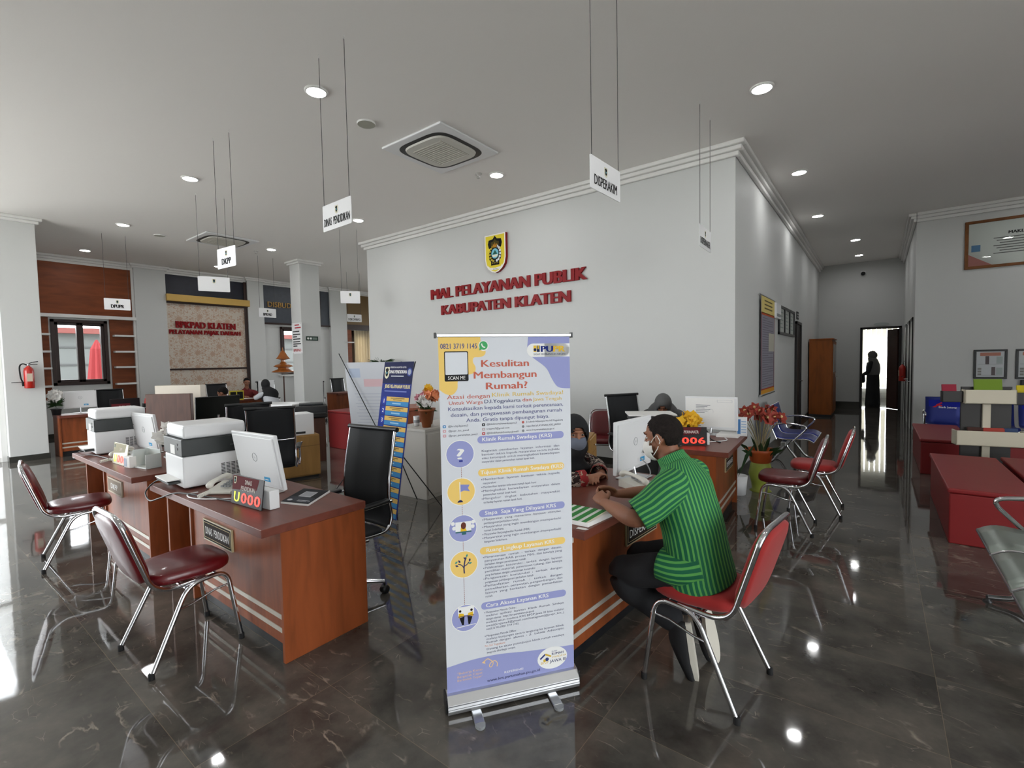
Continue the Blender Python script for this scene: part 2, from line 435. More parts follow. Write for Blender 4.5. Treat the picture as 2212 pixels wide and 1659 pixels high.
# ================================================================== SETTING
def floor_mat():
    m = bpy.data.materials.new('dark_marble_tiles'); m.use_nodes = True; nt = m.node_tree; b = nt.nodes['Principled BSDF']
    L = nt.links.new
    tc = node(nt, 'TexCoord'); sep = node(nt, 'SeparateXYZ'); L(tc.outputs['Object'], sep.inputs[0])
    def grid(out, off, size):
        a = node(nt, 'Math', operation='ADD'); a.inputs[1].default_value = off + 100 * size; L(out, a.inputs[0])
        d = node(nt, 'Math', operation='DIVIDE'); d.inputs[1].default_value = size; L(a.outputs[0], d.inputs[0])
        fr = node(nt, 'Math', operation='FRACT'); L(d.outputs[0], fr.inputs[0])
        fl = node(nt, 'Math', operation='FLOOR'); L(d.outputs[0], fl.inputs[0])
        c = node(nt, 'Math', operation='COMPARE'); c.inputs[1].default_value = 0.0; c.inputs[2].default_value = .0026 / size; L(fr.outputs[0], c.inputs[0])
        return fl.outputs[0], c.outputs[0]
    ix, jx = grid(sep.outputs[0], 2.155, 1.2); iy, jy = grid(sep.outputs[1], -.68, .6)
    j = node(nt, 'Math', operation='MAXIMUM'); L(jx, j.inputs[0]); L(jy, j.inputs[1])
    cmb = node(nt, 'CombineXYZ'); L(ix, cmb.inputs[0]); L(iy, cmb.inputs[1])
    wn = node(nt, 'TexWhiteNoise'); L(cmb.outputs[0], wn.inputs['Vector'])
    sc = node(nt, 'VectorMath', operation='SCALE'); sc.inputs[3].default_value = 9.0; L(wn.outputs['Color'], sc.inputs[0])
    add = node(nt, 'VectorMath', operation='ADD'); L(tc.outputs['Object'], add.inputs[0]); L(sc.outputs[0], add.inputs[1])
    n1 = node(nt, 'TexNoise'); n1.inputs['Scale'].default_value = 2.6; n1.inputs['Detail'].default_value = 7; n1.inputs['Roughness'].default_value = .62; L(add.outputs[0], n1.inputs['Vector'])
    base = ramp(nt, [(.3, lin('373431')), (.5, lin('524f4a')), (.72, lin('69635b'))]); L(n1.outputs['Fac'], base.inputs[0])
    mp = node(nt, 'Mapping'); mp.inputs['Scale'].default_value = (1.0, 2.1, 1); mp.inputs['Rotation'].default_value = (0, 0, .5); L(add.outputs[0], mp.inputs[0])
    n2 = node(nt, 'TexNoise'); n2.inputs['Scale'].default_value = 2.3; n2.inputs['Detail'].default_value = 5; n2.inputs['Distortion'].default_value = .45; L(mp.outputs[0], n2.inputs['Vector'])
    s5 = node(nt, 'Math', operation='SUBTRACT'); s5.inputs[1].default_value = .5; L(n2.outputs['Fac'], s5.inputs[0])
    ab = node(nt, 'Math', operation='ABSOLUTE'); L(s5.outputs[0], ab.inputs[0])
    vein = ramp(nt, [(0.0, (1, 1, 1, 1)), (.006, (.7, .7, .7, 1)), (.018, (0, 0, 0, 1))]); L(ab.outputs[0], vein.inputs[0])
    n3 = node(nt, 'TexNoise'); n3.inputs['Scale'].default_value = 6; n3.inputs['Detail'].default_value = 4; L(add.outputs[0], n3.inputs['Vector'])
    brk = ramp(nt, [(.54, (0, 0, 0, 1)), (.7, (1, 1, 1, 1))]); L(n3.outputs['Fac'], brk.inputs[0])
    vm = node(nt, 'Math', operation='MULTIPLY'); L(vein.outputs[0], vm.inputs[0]); L(brk.outputs[0], vm.inputs[1])
    # short light flecks
    vo = node(nt, 'TexVoronoi', feature='DISTANCE_TO_EDGE'); vo.inputs['Scale'].default_value = 11; 
    mp2 = node(nt, 'Mapping'); mp2.inputs['Scale'].default_value = (.8, 2.0, 1); mp2.inputs['Rotation'].default_value = (0, 0, .75); L(add.outputs[0], mp2.inputs[0]); L(mp2.outputs[0], vo.inputs['Vector'])
    fk = ramp(nt, [(0, (1, 1, 1, 1)), (.018, (0, 0, 0, 1))]); L(vo.outputs['Distance'], fk.inputs[0])
    n4 = node(nt, 'TexNoise'); n4.inputs['Scale'].default_value = 7; n4.inputs['Detail'].default_value = 3; L(mp2.outputs[0], n4.inputs['Vector'])
    bk = ramp(nt, [(.58, (0, 0, 0, 1)), (.68, (1, 1, 1, 1))]); L(n4.outputs['Fac'], bk.inputs[0])
    fm = node(nt, 'Math', operation='MULTIPLY'); L(fk.outputs[0], fm.inputs[0]); L(bk.outputs[0], fm.inputs[1])
    mxv = node(nt, 'Math', operation='MAXIMUM'); L(vm.outputs[0], mxv.inputs[0]); L(fm.outputs[0], mxv.inputs[1])
    sv = node(nt, 'Math', operation='MULTIPLY'); sv.inputs[1].default_value = .6; L(mxv.outputs[0], sv.inputs[0])
    m1 = node(nt, 'Mix', data_type='RGBA'); L(sv.outputs[0], m1.inputs[0]); L(base.outputs[0], m1.inputs[6]); m1.inputs[7].default_value = lin('b3a596')
    m2 = node(nt, 'Mix', data_type='RGBA'); jm = node(nt, 'Math', operation='MULTIPLY'); jm.inputs[1].default_value = .55; L(j.outputs[0], jm.inputs[0]); L(jm.outputs[0], m2.inputs[0]); L(m1.outputs[2], m2.inputs[6]); m2.inputs[7].default_value = lin('857764')
    L(m2.outputs[2], b.inputs['Base Color'])
    b.inputs['Roughness'].default_value = .045; b.inputs['Specular IOR Level'].default_value = .62
    nb = node(nt, 'TexNoise'); nb.inputs['Scale'].default_value = 5.5; nb.inputs['Detail'].default_value = 1; L(add.outputs[0], nb.inputs['Vector'])
    bp = node(nt, 'Bump'); bp.inputs['Strength'].default_value = .035; bp.inputs['Distance'].default_value = .01; L(nb.outputs['Fac'], bp.inputs['Height']); L(bp.outputs['Normal'], b.inputs['Normal'])
    return m
FLOORM = floor_mat()
struct('floor', MB().bx(-15.6, -4.0, -.15, 7.2, 22.2, 0, FLOORM))
c = MB().bx(-12.35, -4.1, HC, 7.2, 1.4, HC + .2, W_CEIL); c.bx(-15.6, 1.4, HC, 7.2, 22.2, HC + .2, W_CEIL)
struct('ceiling', c)
# --- block that carries the lettering, corridor walls
BX0, BX1, BY = -9.1, -1.47, 6.68
struct('wall_front', MB().bx(BX0, BY, 0, BX1, 17.5, HC, W_WALL))
struct('wall_right', MB().bx(.56, 12.3, 0, 7.2, 17.5, HC, W_WALL))
w = MB(); w.bx(7.0, -4.0, 3.4, 7.2, 2.5, HC, W_WALL); w.bx(7.0, 2.5, 0, 7.2, 12.3, HC, W_WALL); w.bx(7.0, -4.0, 0, 7.2, -3.7, HC, W_WALL); w.bx(-6.6, -4.1, 0, 7.2, -3.9, HC, W_WALL); struct('wall_side', w)
EY = 17.5
w = MB(); w.bx(BX1, EY, 0, -.37, EY + .15, HC, W_WALL); w.bx(.46, EY, 0, .56, EY + .15, HC, W_WALL); w.bx(-.37, EY, 2.33, .46, EY + .15, HC, W_WALL)
struct('wall_end', w)
w = MB(); w.bx(-2.2, EY + .15, 0, -2.0, 22.2, HC, W_WALL); w.bx(1.6, EY + .15, 0, 1.8, 22.2, HC, W_WALL)
w.bx(-2.2, EY + .1, 0, BX1, EY + .15, HC, W_WALL); w.bx(.56, EY + .1, 0, 1.8, EY + .15, HC, W_WALL)
w.bx(-2.2, 22.0, 0, 1.8, 22.2, .35, W_WALL); w.bx(-2.2, 22.0, 2.7, 1.8, 22.2, HC, W_WALL); w.bx(.6, 22.0, .35, 1.8, 22.2, 2.7, W_WALL); w.bx(-2.2, 22.0, .35, -1.9, 22.2, 2.7, W_WALL)
struct('wall_office', w)
struct('wall_back', MB().bx(-15.6, 14.0, 0, -14.5, 14.2, HC, W_WALL).bx(-9.9, 14.0, 0, BX0, 14.2, HC, W_WALL).bx(-14.5, 14.0, 0, -9.9, 14.2, .8, W_WALL).bx(-14.5, 14.0, 3.2, -9.9, 14.2, HC, W_WALL))  # unseen window opening, added so more sky light reaches the far hall
# --- window wall
LX = -15.4
holes = [(2.43, 3.48, 1.23, 2.80), (7.86, 8.95, 1.32, 2.86), (10.5, 11.75, .95, 2.84)]
w = MB(); y = 1.28
for a, b_, z0, z1 in holes:
    w.bx(LX - .2, y, 0, LX, a, HC, W_WALL); w.bx(LX - .2, a, 0, LX, b_, z0, W_WALL); w.bx(LX - .2, a, z1, LX, b_, HC, W_WALL); y = b_
w.bx(LX - .2, y, 0, LX, 14.0, HC, W_WALL)
struct('wall_left', w)
struct('wall_return', MB().bx(-15.6, 1.28, 0, -12.5, 1.42, HC, W_WALL))
def window(i, y0, y1, z0, z1, leaves=2):
    m = MB(); t = .07; x0, x1 = LX - .14, LX + .03
    m.bx(x0, y0, z0, x1, y0 + t, z1, BROWNF); m.bx(x0, y1 - t, z0, x1, y1, z1, BROWNF); m.bx(x0, y0, z0, x1, y1, z0 + t, BROWNF); m.bx(x0, y0, z1 - t, x1, y1, z1, BROWNF)
    ww = (y1 - y0 - 2 * t) / leaves
    for k in range(leaves):
        a = y0 + t + k * ww; e = a + ww; s = .062
        m.bx(x0 + .03, a, z0 + t, x1 - .02, a + s, z1 - t, BROWNF); m.bx(x0 + .03, e - s, z0 + t, x1 - .02, e, z1 - t, BROWNF)
        m.bx(x0 + .03, a, z0 + t, x1 - .02, e, z0 + t + s, BROWNF); m.bx(x0 + .03, a, z1 - t - s, x1 - .02, e, z1 - t, BROWNF)
    o = struct('window_%d' % i, m, bevel=.004)
    for k in range(leaves):
        a = y0 + t + k * ww
        MB().bx(LX - .07, a + .06, z0 + t + .06, LX - .065, a + ww - .06, z1 - t - .06, GLASS).build('pane', o)
    return o
window(1, *holes[0]); window(2, *holes[1]); window(3, *holes[2])
struct('trim_1', MB().bx(LX, 7.8, 1.25, LX + .09, 9.0, 1.30, W_TRIM), bevel=.006)
# --- pillars with cornice and skirting
def pillar(name, x0, y0, x1, y1, corn=True):
    o = struct(name, MB().bx(x0, y0, 0, x1, y1, HC, W_WALL), bevel=.006)
    m = MB().bx(x0 - .012, y0 - .012, 0, x1 + .012, y1 + .012, .1, SKIRT); m.build('skirting', o)
    if corn:
        m = MB().bx(x0 - .05, y0 - .05, HC - .1, x1 + .05, y1 + .05, HC - .05, W_TRIM); m.bx(x0 - .09, y0 - .09, HC - .05, x1 + .09, y1 + .09, HC, W_TRIM); m.build('cornice', o, bevel=.012)
pillar('pillar', -12.5, 1.28, -12.0, 1.78)
pillar('pillar', -12.26, 6.58, -11.78, 7.12)
for a, b_ in ((4.05, 4.74), (6.85, 7.33), (9.62, 10.27), (12.3, 12.9)): pillar('pillar', LX, a, LX + .12, b_)
# --- cornices
def cornice(name, x0, y0, x1, y1, nx, ny):
    m = MB()
    for d, a, b_ in ((.05, .17, .11), (.09, .11, .055), (.13, .055, 0)):
        xs = sorted((x0, x1)); ys = sorted((y0, y1))
        if nx: xs = sorted((x0, x0 + nx * d))
        if ny: ys = sorted((y0, y0 + ny * d))
        if ny: xs = [xs[0] - d * (x0 in (BX0,)) , xs[1] + d * (x1 == BX1)]
        if nx and x0 == BX1: ys = [ys[0], ys[1]]
        m.bx(xs[0], ys[0], HC - a, xs[1], ys[1], HC - b_, W_TRIM)
    return struct(name, m, bevel=.012)
cornice('trim_2', BX0, BY, BX1, BY, 0, -1)
cornice('trim_3', BX1, BY, BX1, EY, 1, 0)
cornice('trim_4', .56, 12.3, 7.0, 12.3, 0, -1)
cornice('trim_5', .56, 12.2, .56, EY, -1, 0)
for i, (a, b_) in enumerate(((1.42, 4.05), (4.74, 6.85), (7.33, 9.62), (10.27, 12.3))): cornice('trim_%d' % (6 + i), LX, a, LX, b_, 1, 0)
cornice('trim_10', BX0, BY, BX0, 14.0, -1, 0)
# --- baseboards
struct('baseboard_front', MB().bx(BX0, BY - .012, 0, BX1, BY, .1, SKIRT))
struct('baseboard_corridor', MB().bx(BX1, BY - .012, 0, BX1 + .012, EY, .1, SKIRT))
struct('baseboard_right', MB().bx(.56, 12.288, 0, 7, 12.3, .1, SKIRT))
struct('baseboard_end', MB().bx(BX1, EY - .012, 0, -.42, EY, .2, SKIRT))
struct('baseboard_left', MB().bx(LX, 1.42, 0, LX + .012, 14, .1, SKIRT))
# --- glazed entrance side beyond the pillar and entrance behind the photographer
m = MB()
for y in (-3.9, -2.6, -1.3, -.06, 1.2):
    m.bx(-12.3, y, 0, -12.2, y + .08, HC, W_TRIM)
for z in (0, 1.0, 2.5, 4.2): m.bx(-12.29, -3.9, z, -12.21, 1.28, z + .09, W_TRIM)
o = struct('window_4', m, bevel=.005)
for i, y in enumerate((-3.82, -2.52, -1.22, .02)):
    MB().bx(-12.252, y, .09, -12.248, y + 1.22, 4.2, GLASS).build('pane', o)
m = MB()
for x in (-12.2, -10.4, -8.6, -6.7): m.bx(x, -4.0, 0, x + .1, -3.9, HC, W_TRIM)
m.bx(-12.2, -4.02, 3.6, -6.6, -3.88, HC, W_WALL); m.bx(-12.2, -3.98, 2.5, -6.6, -3.92, 2.58, W_TRIM)
struct('window_5', m)
m = MB()
for y in (-3.7, -1.6, .45, 2.4): m.bx(7.05, y, 0, 7.15, y + .1, 3.4, W_TRIM)
m.bx(7.05, -3.7, 2.4, 7.15, 2.5, 2.48, W_TRIM)
struct('window_6', m)
# --- doors
def door(i, m, **k): return struct('door_%d' % i, m, **k)
DARKD = mat('dark_door', '1c1716', rough=0.4)
d = door(1, MB().bx(BX1, 12.22, 0, BX1 + .05, 12.28, 2.36, DARKD).bx(BX1, 12.98, 0, BX1 + .05, 13.04, 2.36, DARKD).bx(BX1, 12.22, 2.3, BX1 + .05, 13.04, 2.36, DARKD).bx(BX1 - .01, 12.28, 0, BX1 + .02, 12.98, 2.3, DARKD), bevel=.004)
MB().tube([(BX1 + .02, 12.9, 1.02), (BX1 + .08, 12.9, 1.02), (BX1 + .08, 12.78, 1.02)], .011, CHROME).build('handle', d)
d = door(2, MB().bx(-.43, EY - .04, 0, -.37, EY + .15, 2.39, DARKD).bx(.46, EY - .04, 0, .52, EY + .15, 2.39, DARKD).bx(-.43, EY - .04, 2.33, .52, EY + .15, 2.39, DARKD), bevel=.004)
mleaf = wood('dark_door_leaf', '3a221c', rough=.4)
MB().bx(-.46, -.02, 0, 0, .025, 2.3, mleaf).build('door_leaf', d, loc=(.45, EY + .06, .01), rot=(0, 0, R(-60)), bevel=.004)
for k, (i, y) in enumerate(((3, 12.75), (4, 14.0), (5, 15.6))):
    d = door(i, MB().bx(.54, y, 0, .56, y + .06, 2.34, DARKD).bx(.54, y + .84, 0, .56, y + .9, 2.34, DARKD).bx(.54, y, 2.28, .56, y + .9, 2.34, DARKD).bx(.55, y + .06, 0, .565, y + .84, 2.28, mat('pale_door', 'b4b8b6', rough=.5)), bevel=.004)
    MB().tube([(.54, y + .14, 1.02), (.48, y + .14, 1.02), (.48, y + .26, 1.02)], .011, CHROME).build('handle', d)
# --- outside the windows
CONC = mat('concrete_ground', 'd8d6d0', rough=.9)
struct('ground', MB().bx(-60, -50, -.32, 40, 45, -.16, CONC))
FAC = mat('pale_render', '4c4f4e', rough=.9); RTILE = mat('red_roof', '5a2a25', rough=.8)
bld = thing('building', 'pale grey building with red roof edge seen through the brown window', 'building', (-23, 4, -.16))
MB().bx(-1, -8, 0, 1, 12, 3.0, FAC).build('wall', bld)
m = MB()
for z in (.7, 1.3, 1.9, 2.5): m.bx(1.0, -8, z, 1.03, 12, z + .05, mat('dark_groove', '2c2e2e'))
m.build('groove', bld)
MB().bx(-1.3, -8.2, 3.0, 1.3, 12.2, 3.18, RTILE).build('roof', bld)
tent = thing('folded_parasol', 'folded red parasol standing outside the window', 'parasol', (-18.2, 3.85, -.16))
TENTR = mat('red_canvas', '6c0a0f', rough=.8)
def parasol_fold(x, h, w):
    m = MB(); n = 20; prof = [(0.02, h), (.12, h * .9), (w * .6, h * .55), (w, .9)]
    vs = []
    for r, z in prof:
        for j in range(n):
            a = 2 * math.pi * j / n; q = r * (1 + .28 * (j % 2)); vs.append((q * math.cos(a), x + q * math.sin(a), z))
    m.add(vs, [(i * n + j, i * n + (j + 1) % n, (i + 1) * n + (j + 1) % n, (i + 1) * n + j) for i in range(3) for j in range(n)], TENTR)
    return m
parasol_fold(0, 2.62, .34).build('canopy', tent)
MB().tube([(0, 0, 0), (0, 0, 2.6)], .025, WHITEP).build('pole', tent)
t2 = dup(tent, loc=(-18.9, 4.75, -.16), label='second folded red parasol, further behind outside the window')
tag(t2, group=None)
# --- downlights
def downlight(x, y, lab, grp='round ceiling downlights'):
    t = thing('downlight', lab, 'ceiling light', (x, y, HC), group=grp)
    MB().lathe([(.088, -.002), (.112, -.002), (.108, -.016), (.09, -.02)], W_TRIM, n=32, caps=False).build('ring', t)
    MB().lathe([(.0005, -.012), (.09, -.012)], LED, n=32, caps=False).build('diffuser', t)
    return t
DL = [(-4.44, 2.73, 'round downlight above the two wires of the near hanging sign, brightest over the left desks'), (-7.84, 2.8, 'round downlight between the smoke grille and the far cassette unit'), (-11.27, 2.87, 'round downlight near the white pillar with the extinguisher'), (-14.3, 2.92, 'round downlight close to the brown wall panel cornice'),
      (-.965, 5.5, 'largest round downlight over the aisle, nearest the camera on the corridor side'), (-4.42, 5.52, 'round downlight beside the air conditioner, close to the lettered wall'), (-7.77, 5.54, 'round downlight beside the near hanging sign edge, by the block corner'), (-11.2, 5.6, 'round downlight right of the far air conditioner'), (-14.1, 5.6, 'small far downlight half behind a hanging sign'),
      (-.96, 8.32, 'second downlight along the lettered block toward the corridor'), (-.965, 11.1, 'third downlight along the block before the corridor mouth'), (-.46, 14.0, 'first downlight inside the corridor'), (-.45, 16.2, 'last downlight at the corridor end')]
for q in DL: downlight(*q)
for q in ((-.965, 2.7), (-11.2, 8.4), (-14.1, 8.4), (-11.2, 11.2), (2.4, 2.7), (2.4, 5.5), (2.4, 8.3), (2.4, 11.1), (-4.4, 0.0), (-7.8, 0.0), (-.965, 0)): downlight(q[0], q[1], 'round downlight outside the view, over a part of the hall not pictured', 'downlights outside the view')  # unseen downlights, several added to light the right side and far hall
# --- ceiling cassette air conditioners and detectors
def cassette(x, y, lab):
    t = thing('air_conditioner', lab, 'air conditioner', (x, y, HC - .001))
    m = MB(); m.bx(-.52, -.52, -.028, .52, .52, 0, WHITEP); m.build('panel', t, bevel=.012)
    def sq(r, k, z): 
        out = []
        for i in range(48):
            a = 2 * math.pi * i / 48; c_, s_ = math.cos(a), math.sin(a); e = 2 / k
            out.append((math.copysign(abs(c_) ** e, c_) * r, math.copysign(abs(s_) ** e, s_) * r, z))
        return out
    m = MB(); a, b_ = sq(.425, 4.5, -.0295), sq(.36, 4.5, -.031); n = 48
    m.add(a + b_, [(i, (i + 1) % n, n + (i + 1) % n, n + i) for i in range(n)], mat('black_slot', '101110', rough=.5)); m.build('air_slot', t)
    m = MB(); a, b_ = sq(.365, 4.5, -.03), sq(.355, 4.5, -.05)
    m.add(a + b_, [(i, (i + 1) % n, n + (i + 1) % n, n + i) for i in range(n)] + [tuple(range(n, 2 * n))], mat('grille_frame', 'c9c7be', rough=.5))
    m.build('centre_cover', t)
    m = MB(); m.bx(-.25, -.25, -.0525, .25, .25, -.05, mat('grille_white', 'b9b6ab', rough=.6))
    for i in range(13): m.bx(-.24, -.24 + i * .04 - .004, -.056, .24, -.24 + i * .04 + .004, -.0525, mat('grille_frame'))
    m.build('grille', t)
    return t
cassette(-4.44, 4.43, 'square ceiling cassette air conditioner above the service desks, the larger one in view')
cassette(-11.15, 4.55, 'square ceiling cassette air conditioner further away above the back desks')
def detector(x, y, lab, r=.1, big=True):
    t = thing('ceiling_speaker' if big else 'sprinkler_head', lab, 'speaker' if big else 'sprinkler', (x, y, HC))
    if big:
        MB().lathe([(r, 0), (r * 1.04, -.008), (r * .97, -.02)], W_TRIM, caps=False).build('rim', t)
        MB().lathe([(.001, -.021), (r * .98, -.016)], mat('speaker_grille', 'a9a99c', rough=.7), caps=False).build('grille', t)
    else:
        MB().lathe([(.05, 0), (.05, -.012), (.02, -.02), (.018, -.05), (.03, -.055), (.03, -.06), (.001, -.06)], mat('sprinkler_grey', 'b7b5b0', rough=.4), n=16, caps=False).build('nozzle', t)
detector(-4.6, 3.43, 'round grey ceiling speaker near the air conditioner'); detector(-11.65, 3.56, 'small far round ceiling speaker')
detector(-4.6, 5.33, 'small sprinkler head between air conditioner and lettered wall', big=False); detector(-11.65, 5.46, 'small sprinkler head behind the far air conditioner', big=False)
cam_ = thing('dome_camera', 'black dome camera high on the corridor end wall', 'security camera', (-.38, EY, 3.98))
MB().box((0, -.02, 0), (.12, .04, .1), WHITEP).build('mount', cam_, bevel=.006)
MB().ell((0, -.07, -.03), (.055, .055, .055), BLACK).build('dome', cam_)
# ================================================================== FURNITURE
def desk(label, loc, rz, w=1.27, d=.63, plate=None, px=0.0, group=None, h=.76, stripe=True, ext=0.0):
    """front edge of the top at y=0, clerk side +y, x centred."""
    t = thing('service_desk', label, 'desk', loc, rz, group)
    MB().bx(-w / 2 - ext, 0, h - .045, w / 2, d, h, WOODT).build('desk_top', t, bevel=.003)
    for sx in (-1, 1):
        a, b_ = sorted((sx * (w / 2 - .005), sx * (w / 2 - .03)))
        MB().bx(a, .1, 0, b_, d - .005, h - .046, WOODR).build('side_panel', t, bevel=.002)
    MB().bx(-w / 2 + .03, .115, .09, w / 2 - .03, .135, h - .046, WOODR).build('front_panel', t)
    if stripe:
        for z in (.15, .225): MB().bx(-w / 2 + .031, .111, z, w / 2 - .035, .1149, z + .026, STRIPE).build('metal_strip', t)
    MB().bx(-w / 2 + .03, .15, 0, w / 2 - .03, .17, .095, KICK).build('plinth', t)
    if ext: MB().bx(-w / 2 - ext, .1, .0, -w / 2 - ext + .025, d - .005, h - .046, WOODR).build('side_panel', t)
    if plate:
        txt, dark = plate
        m = MB(); m.bx(px - .21, .103, .468, px + .21, .1145, .606, mat('plate_gold', 'b9a984', rough=.35) if dark else mat('plate_pale', 'a89a86', rough=.4))
        p = Pan(m, (px - .21, .1025, .468), (1, 0, 0), (0, 0, 1))
        if dark:
            p.rect(.008, .008, .404, .122, INKB, 0); p.rect(.018, .018, .384, .102, ink('b9a984'), 1); p.rect(.022, .022, .376, .094, ink('2a211d'), 2)
            p.text(txt.replace(' ', '  '), .21, .043, .052, INKW, w=min(.345, .036 * len(txt)), al='C', bold=.006, l=3)
        else:
            p.rect(.006, .006, .408, .126, ink('c9bda8'), 0); p.rect(.014, .014, .392, .110, ink('8f8376'), 1)
            p.text(txt, .21, .043, .052, INKW, w=.2, al='C', bold=.02, l=3)
        m.build('name_plate', t)
    return t
G = 'wooden service desks'
desk('wooden service desk with DINAS PENDIDIKAN name plate, nearest on the window side', (-3.135, 1.135, 0), 0, 1.27, .63, ('DINAS PENDIDIKAN', 1), -.19, G, ext=.42)
desk('wooden service desk with pale DKPP name plate, behind the red chair near the pillar', (-5.19, 1.12, 0), 0, 1.27, .63, ('DKPP', 0), -.29, G, ext=.62)
desk('wooden service desk with DISPERAKIM name plate where the man in green leans', (-1.085, 2.69, 0), R(90 - 4), 1.3, .64, ('DISPERAKIM', 1), .18, G)
desk('wooden service desk with the DISPERINAKER queue display, by the lettered wall', (-1.075, 5.06, 0), R(90 + 4), 1.2, .45, ('DISPERINAKER', 1), .12, G)
desk('far dark wooden desk in front of the brown panelled window', (-11.85, 2.72, 0), R(90), 1.6, .6, None, 0, G)
desk('far desk of the two people below the patterned panel', (-12.85, 5.75, 0), R(90), 1.3, .62, None, 0, G)
desk('far wooden desk behind the square white pillar with pink flowers', (-12.7, 8.9, 0), R(90), 1.5, .6, None, 0, G, stripe=False)
desk('plain wooden desk holding the black monitor behind the two printers', (-7.3, 3.12, 0), R(180), 1.1, .6, None, 0, G, stripe=False)
# chipped corner and cream switch on the front desk of the man
sw = thing('bell_button', 'small cream bell button on the corner of the desk with the green folder', 'button', (-1.235, 2.075, .715), R(86 - 90))
m = MB(); m.bx(-.02, -.008, -.035, .025, 0, .028, OFFW); m.bx(-.008, -.011, -.01, .012, -.008, .01, mat('button_tan', 'b9a684')); m.build('casing', sw, bevel=.003)
pc_ = thing('paper_label', 'torn white paper label on the desk corner below the green folder', 'label', (-1.16, 2.075, .7615), R(10))
MB().add([(-.03, -.012, 0), (.02, -.016, 0), (.034, .0, 0), (.01, .014, 0), (-.026, .012, 0)], [(0, 1, 2, 3, 4)], PAPER).build('paper', pc_)

def visitor_chair(label, loc, rz, vinyl=True, group='red visitor chairs with chrome frames'):
    """faces +y; origin on the floor between the feet."""
    t = thing('visitor_chair', label, 'chair', loc, rz, group)
    rm = REDV if vinyl else REDF
    s = MB()
    pts = []
    for i in range(40):
        a = 2 * math.pi * i / 40; c_, q = math.cos(a), math.sin(a)
        x = math.copysign(abs(c_) ** .55, c_) * .205; y = .02 + math.copysign(abs(q) ** .55, q) * .205
        pts.append((x * (1 - .06 * (y < 0)), y))
    lev = [(.93, .435), (.985, .445), (1, .465), (.985, .486), (.93, .497), (.7, .503), (.3, .506)]
    vs = [(x * k, .02 + (y - .02) * k, z - .012 * (1 if y < -.1 else 0) * 0) for k, z in lev for x, y in pts]
    n = 40
    s.add(vs, [(i * n + j, i * n + (j + 1) % n, (i + 1) * n + (j + 1) % n, (i + 1) * n + j) for i in range(len(lev) - 1) for j in range(n)] + [tuple(range((len(lev) - 1) * n, len(lev) * n)), tuple(reversed(range(n)))], rm, smooth=True)
    s.build('seat', t)
    # backrest cushion, leaning back, framed by the chrome hoop
    b = MB(); tilt = R(17); L = []
    def bp(x, z, y):   # z along the back, y thickness
        return (x, -.185 - (z) * math.sin(tilt) + y * math.cos(tilt), .44 + z * math.cos(tilt) + y * math.sin(tilt))
    sec = []
    H0, H1 = .03, .425
    N = 30
    def outline(k):
        o = []
        for i in range(N):
            a = 2 * math.pi * i / N; c_, q = math.cos(a), math.sin(a)
            o.append((math.copysign(abs(c_) ** .5, c_) * .195 * k, (H0 + H1) / 2 + math.copysign(abs(q) ** .5, q) * ((H1 - H0) / 2 - (1 - k) * .19)))
        return o
    rows = [(.9, -.03), (.98, -.024), (1, -.008), (1, .004), (.97, .016), (.85, .026), (.5, .032)]
    vs = [bp(x, z, y) for k, y in rows for x, z in outline(k)]
    b.add(vs, [(i * N + j, (i + 1) * N + j, (i + 1) * N + (j + 1) % N, i * N + (j + 1) % N) for i in range(len(rows) - 1) for j in range(N)] + [tuple(range(N)), tuple(reversed(range((len(rows) - 1) * N, len(rows) * N)))], rm, smooth=True)
    b.build('backrest', t)
    fr = MB()
    hoop = [(-.19, .06, .422), (-.195, -.12, .418), bp(-.207, .03, -.006), bp(-.207, .40, -.006), bp(-.15, .442, -.006), bp(.15, .442, -.006), bp(.207, .40, -.006), bp(.207, .03, -.006), (.195, -.12, .418), (.19, .06, .422)]
    fr.tube(fillet(hoop, .07, 6), .0125, CHROME, n=12, flat=1.0); fr.build('back_frame', t)
    for sx in (-1, 1):
        l = MB(); l.tube(fillet([(sx * .228, -.225, .015), (sx * .2, -.03, .412), (sx * .2, .17, .424), (sx * .226, .222, .015)], .075, 7), .0125, CHROME, n=12)
        l.tube([(sx * .212, -.085, .30), (sx * .2, -.02, .30), (sx * .2, .1, .335), (sx * .207, .192, .345)], .006, CHROME, n=8)
        g = l.build('leg_frame', t)
        for y, x in ((-.225, .228), (.222, .226)):
            MB().lathe([(.015, 0), (.015, .03), (.012, .034)], RUBBER, n=12, c=(sx * x, y, 0)).build('foot_cap', g)
    MB().tube([(-.2, -.04, .40), (.2, -.04, .40)], .008, CHROME, n=8).tube([(-.2, .13, .408), (.2, .13, .408)], .008, CHROME, n=8).build('cross_bar', t)
    return t
ch = visitor_chair('red vinyl chair in front of the DINAS PENDIDIKAN desk, largest in view', (-3.185, .98, 0), R(2))
dup(ch, (-5.4, .95, 0), R(-8), 'red vinyl chair in front of the DKPP desk near the extinguisher pillar')
dup(ch, (-.675, 5.1, 0), R(92), 'red plastic-covered chair facing the DISPERINAKER desk, the nearer of two there')
dup(ch, (-3.1, 6.15, 0), R(-160), 'red vinyl chair standing against the lettered wall behind the masked woman')
dup(ch, (-11.3, 2.9, 0), R(90), 'red chair half hidden behind the far printer at the far desk')
chf = visitor_chair('red fabric chair the man in green sits on', (-.665, 2.44, 0), R(83), vinyl=False)
dup(chf, (-.5, 5.83, 0), R(91), 'red fabric chair in the aisle, beyond the plastic-covered one')

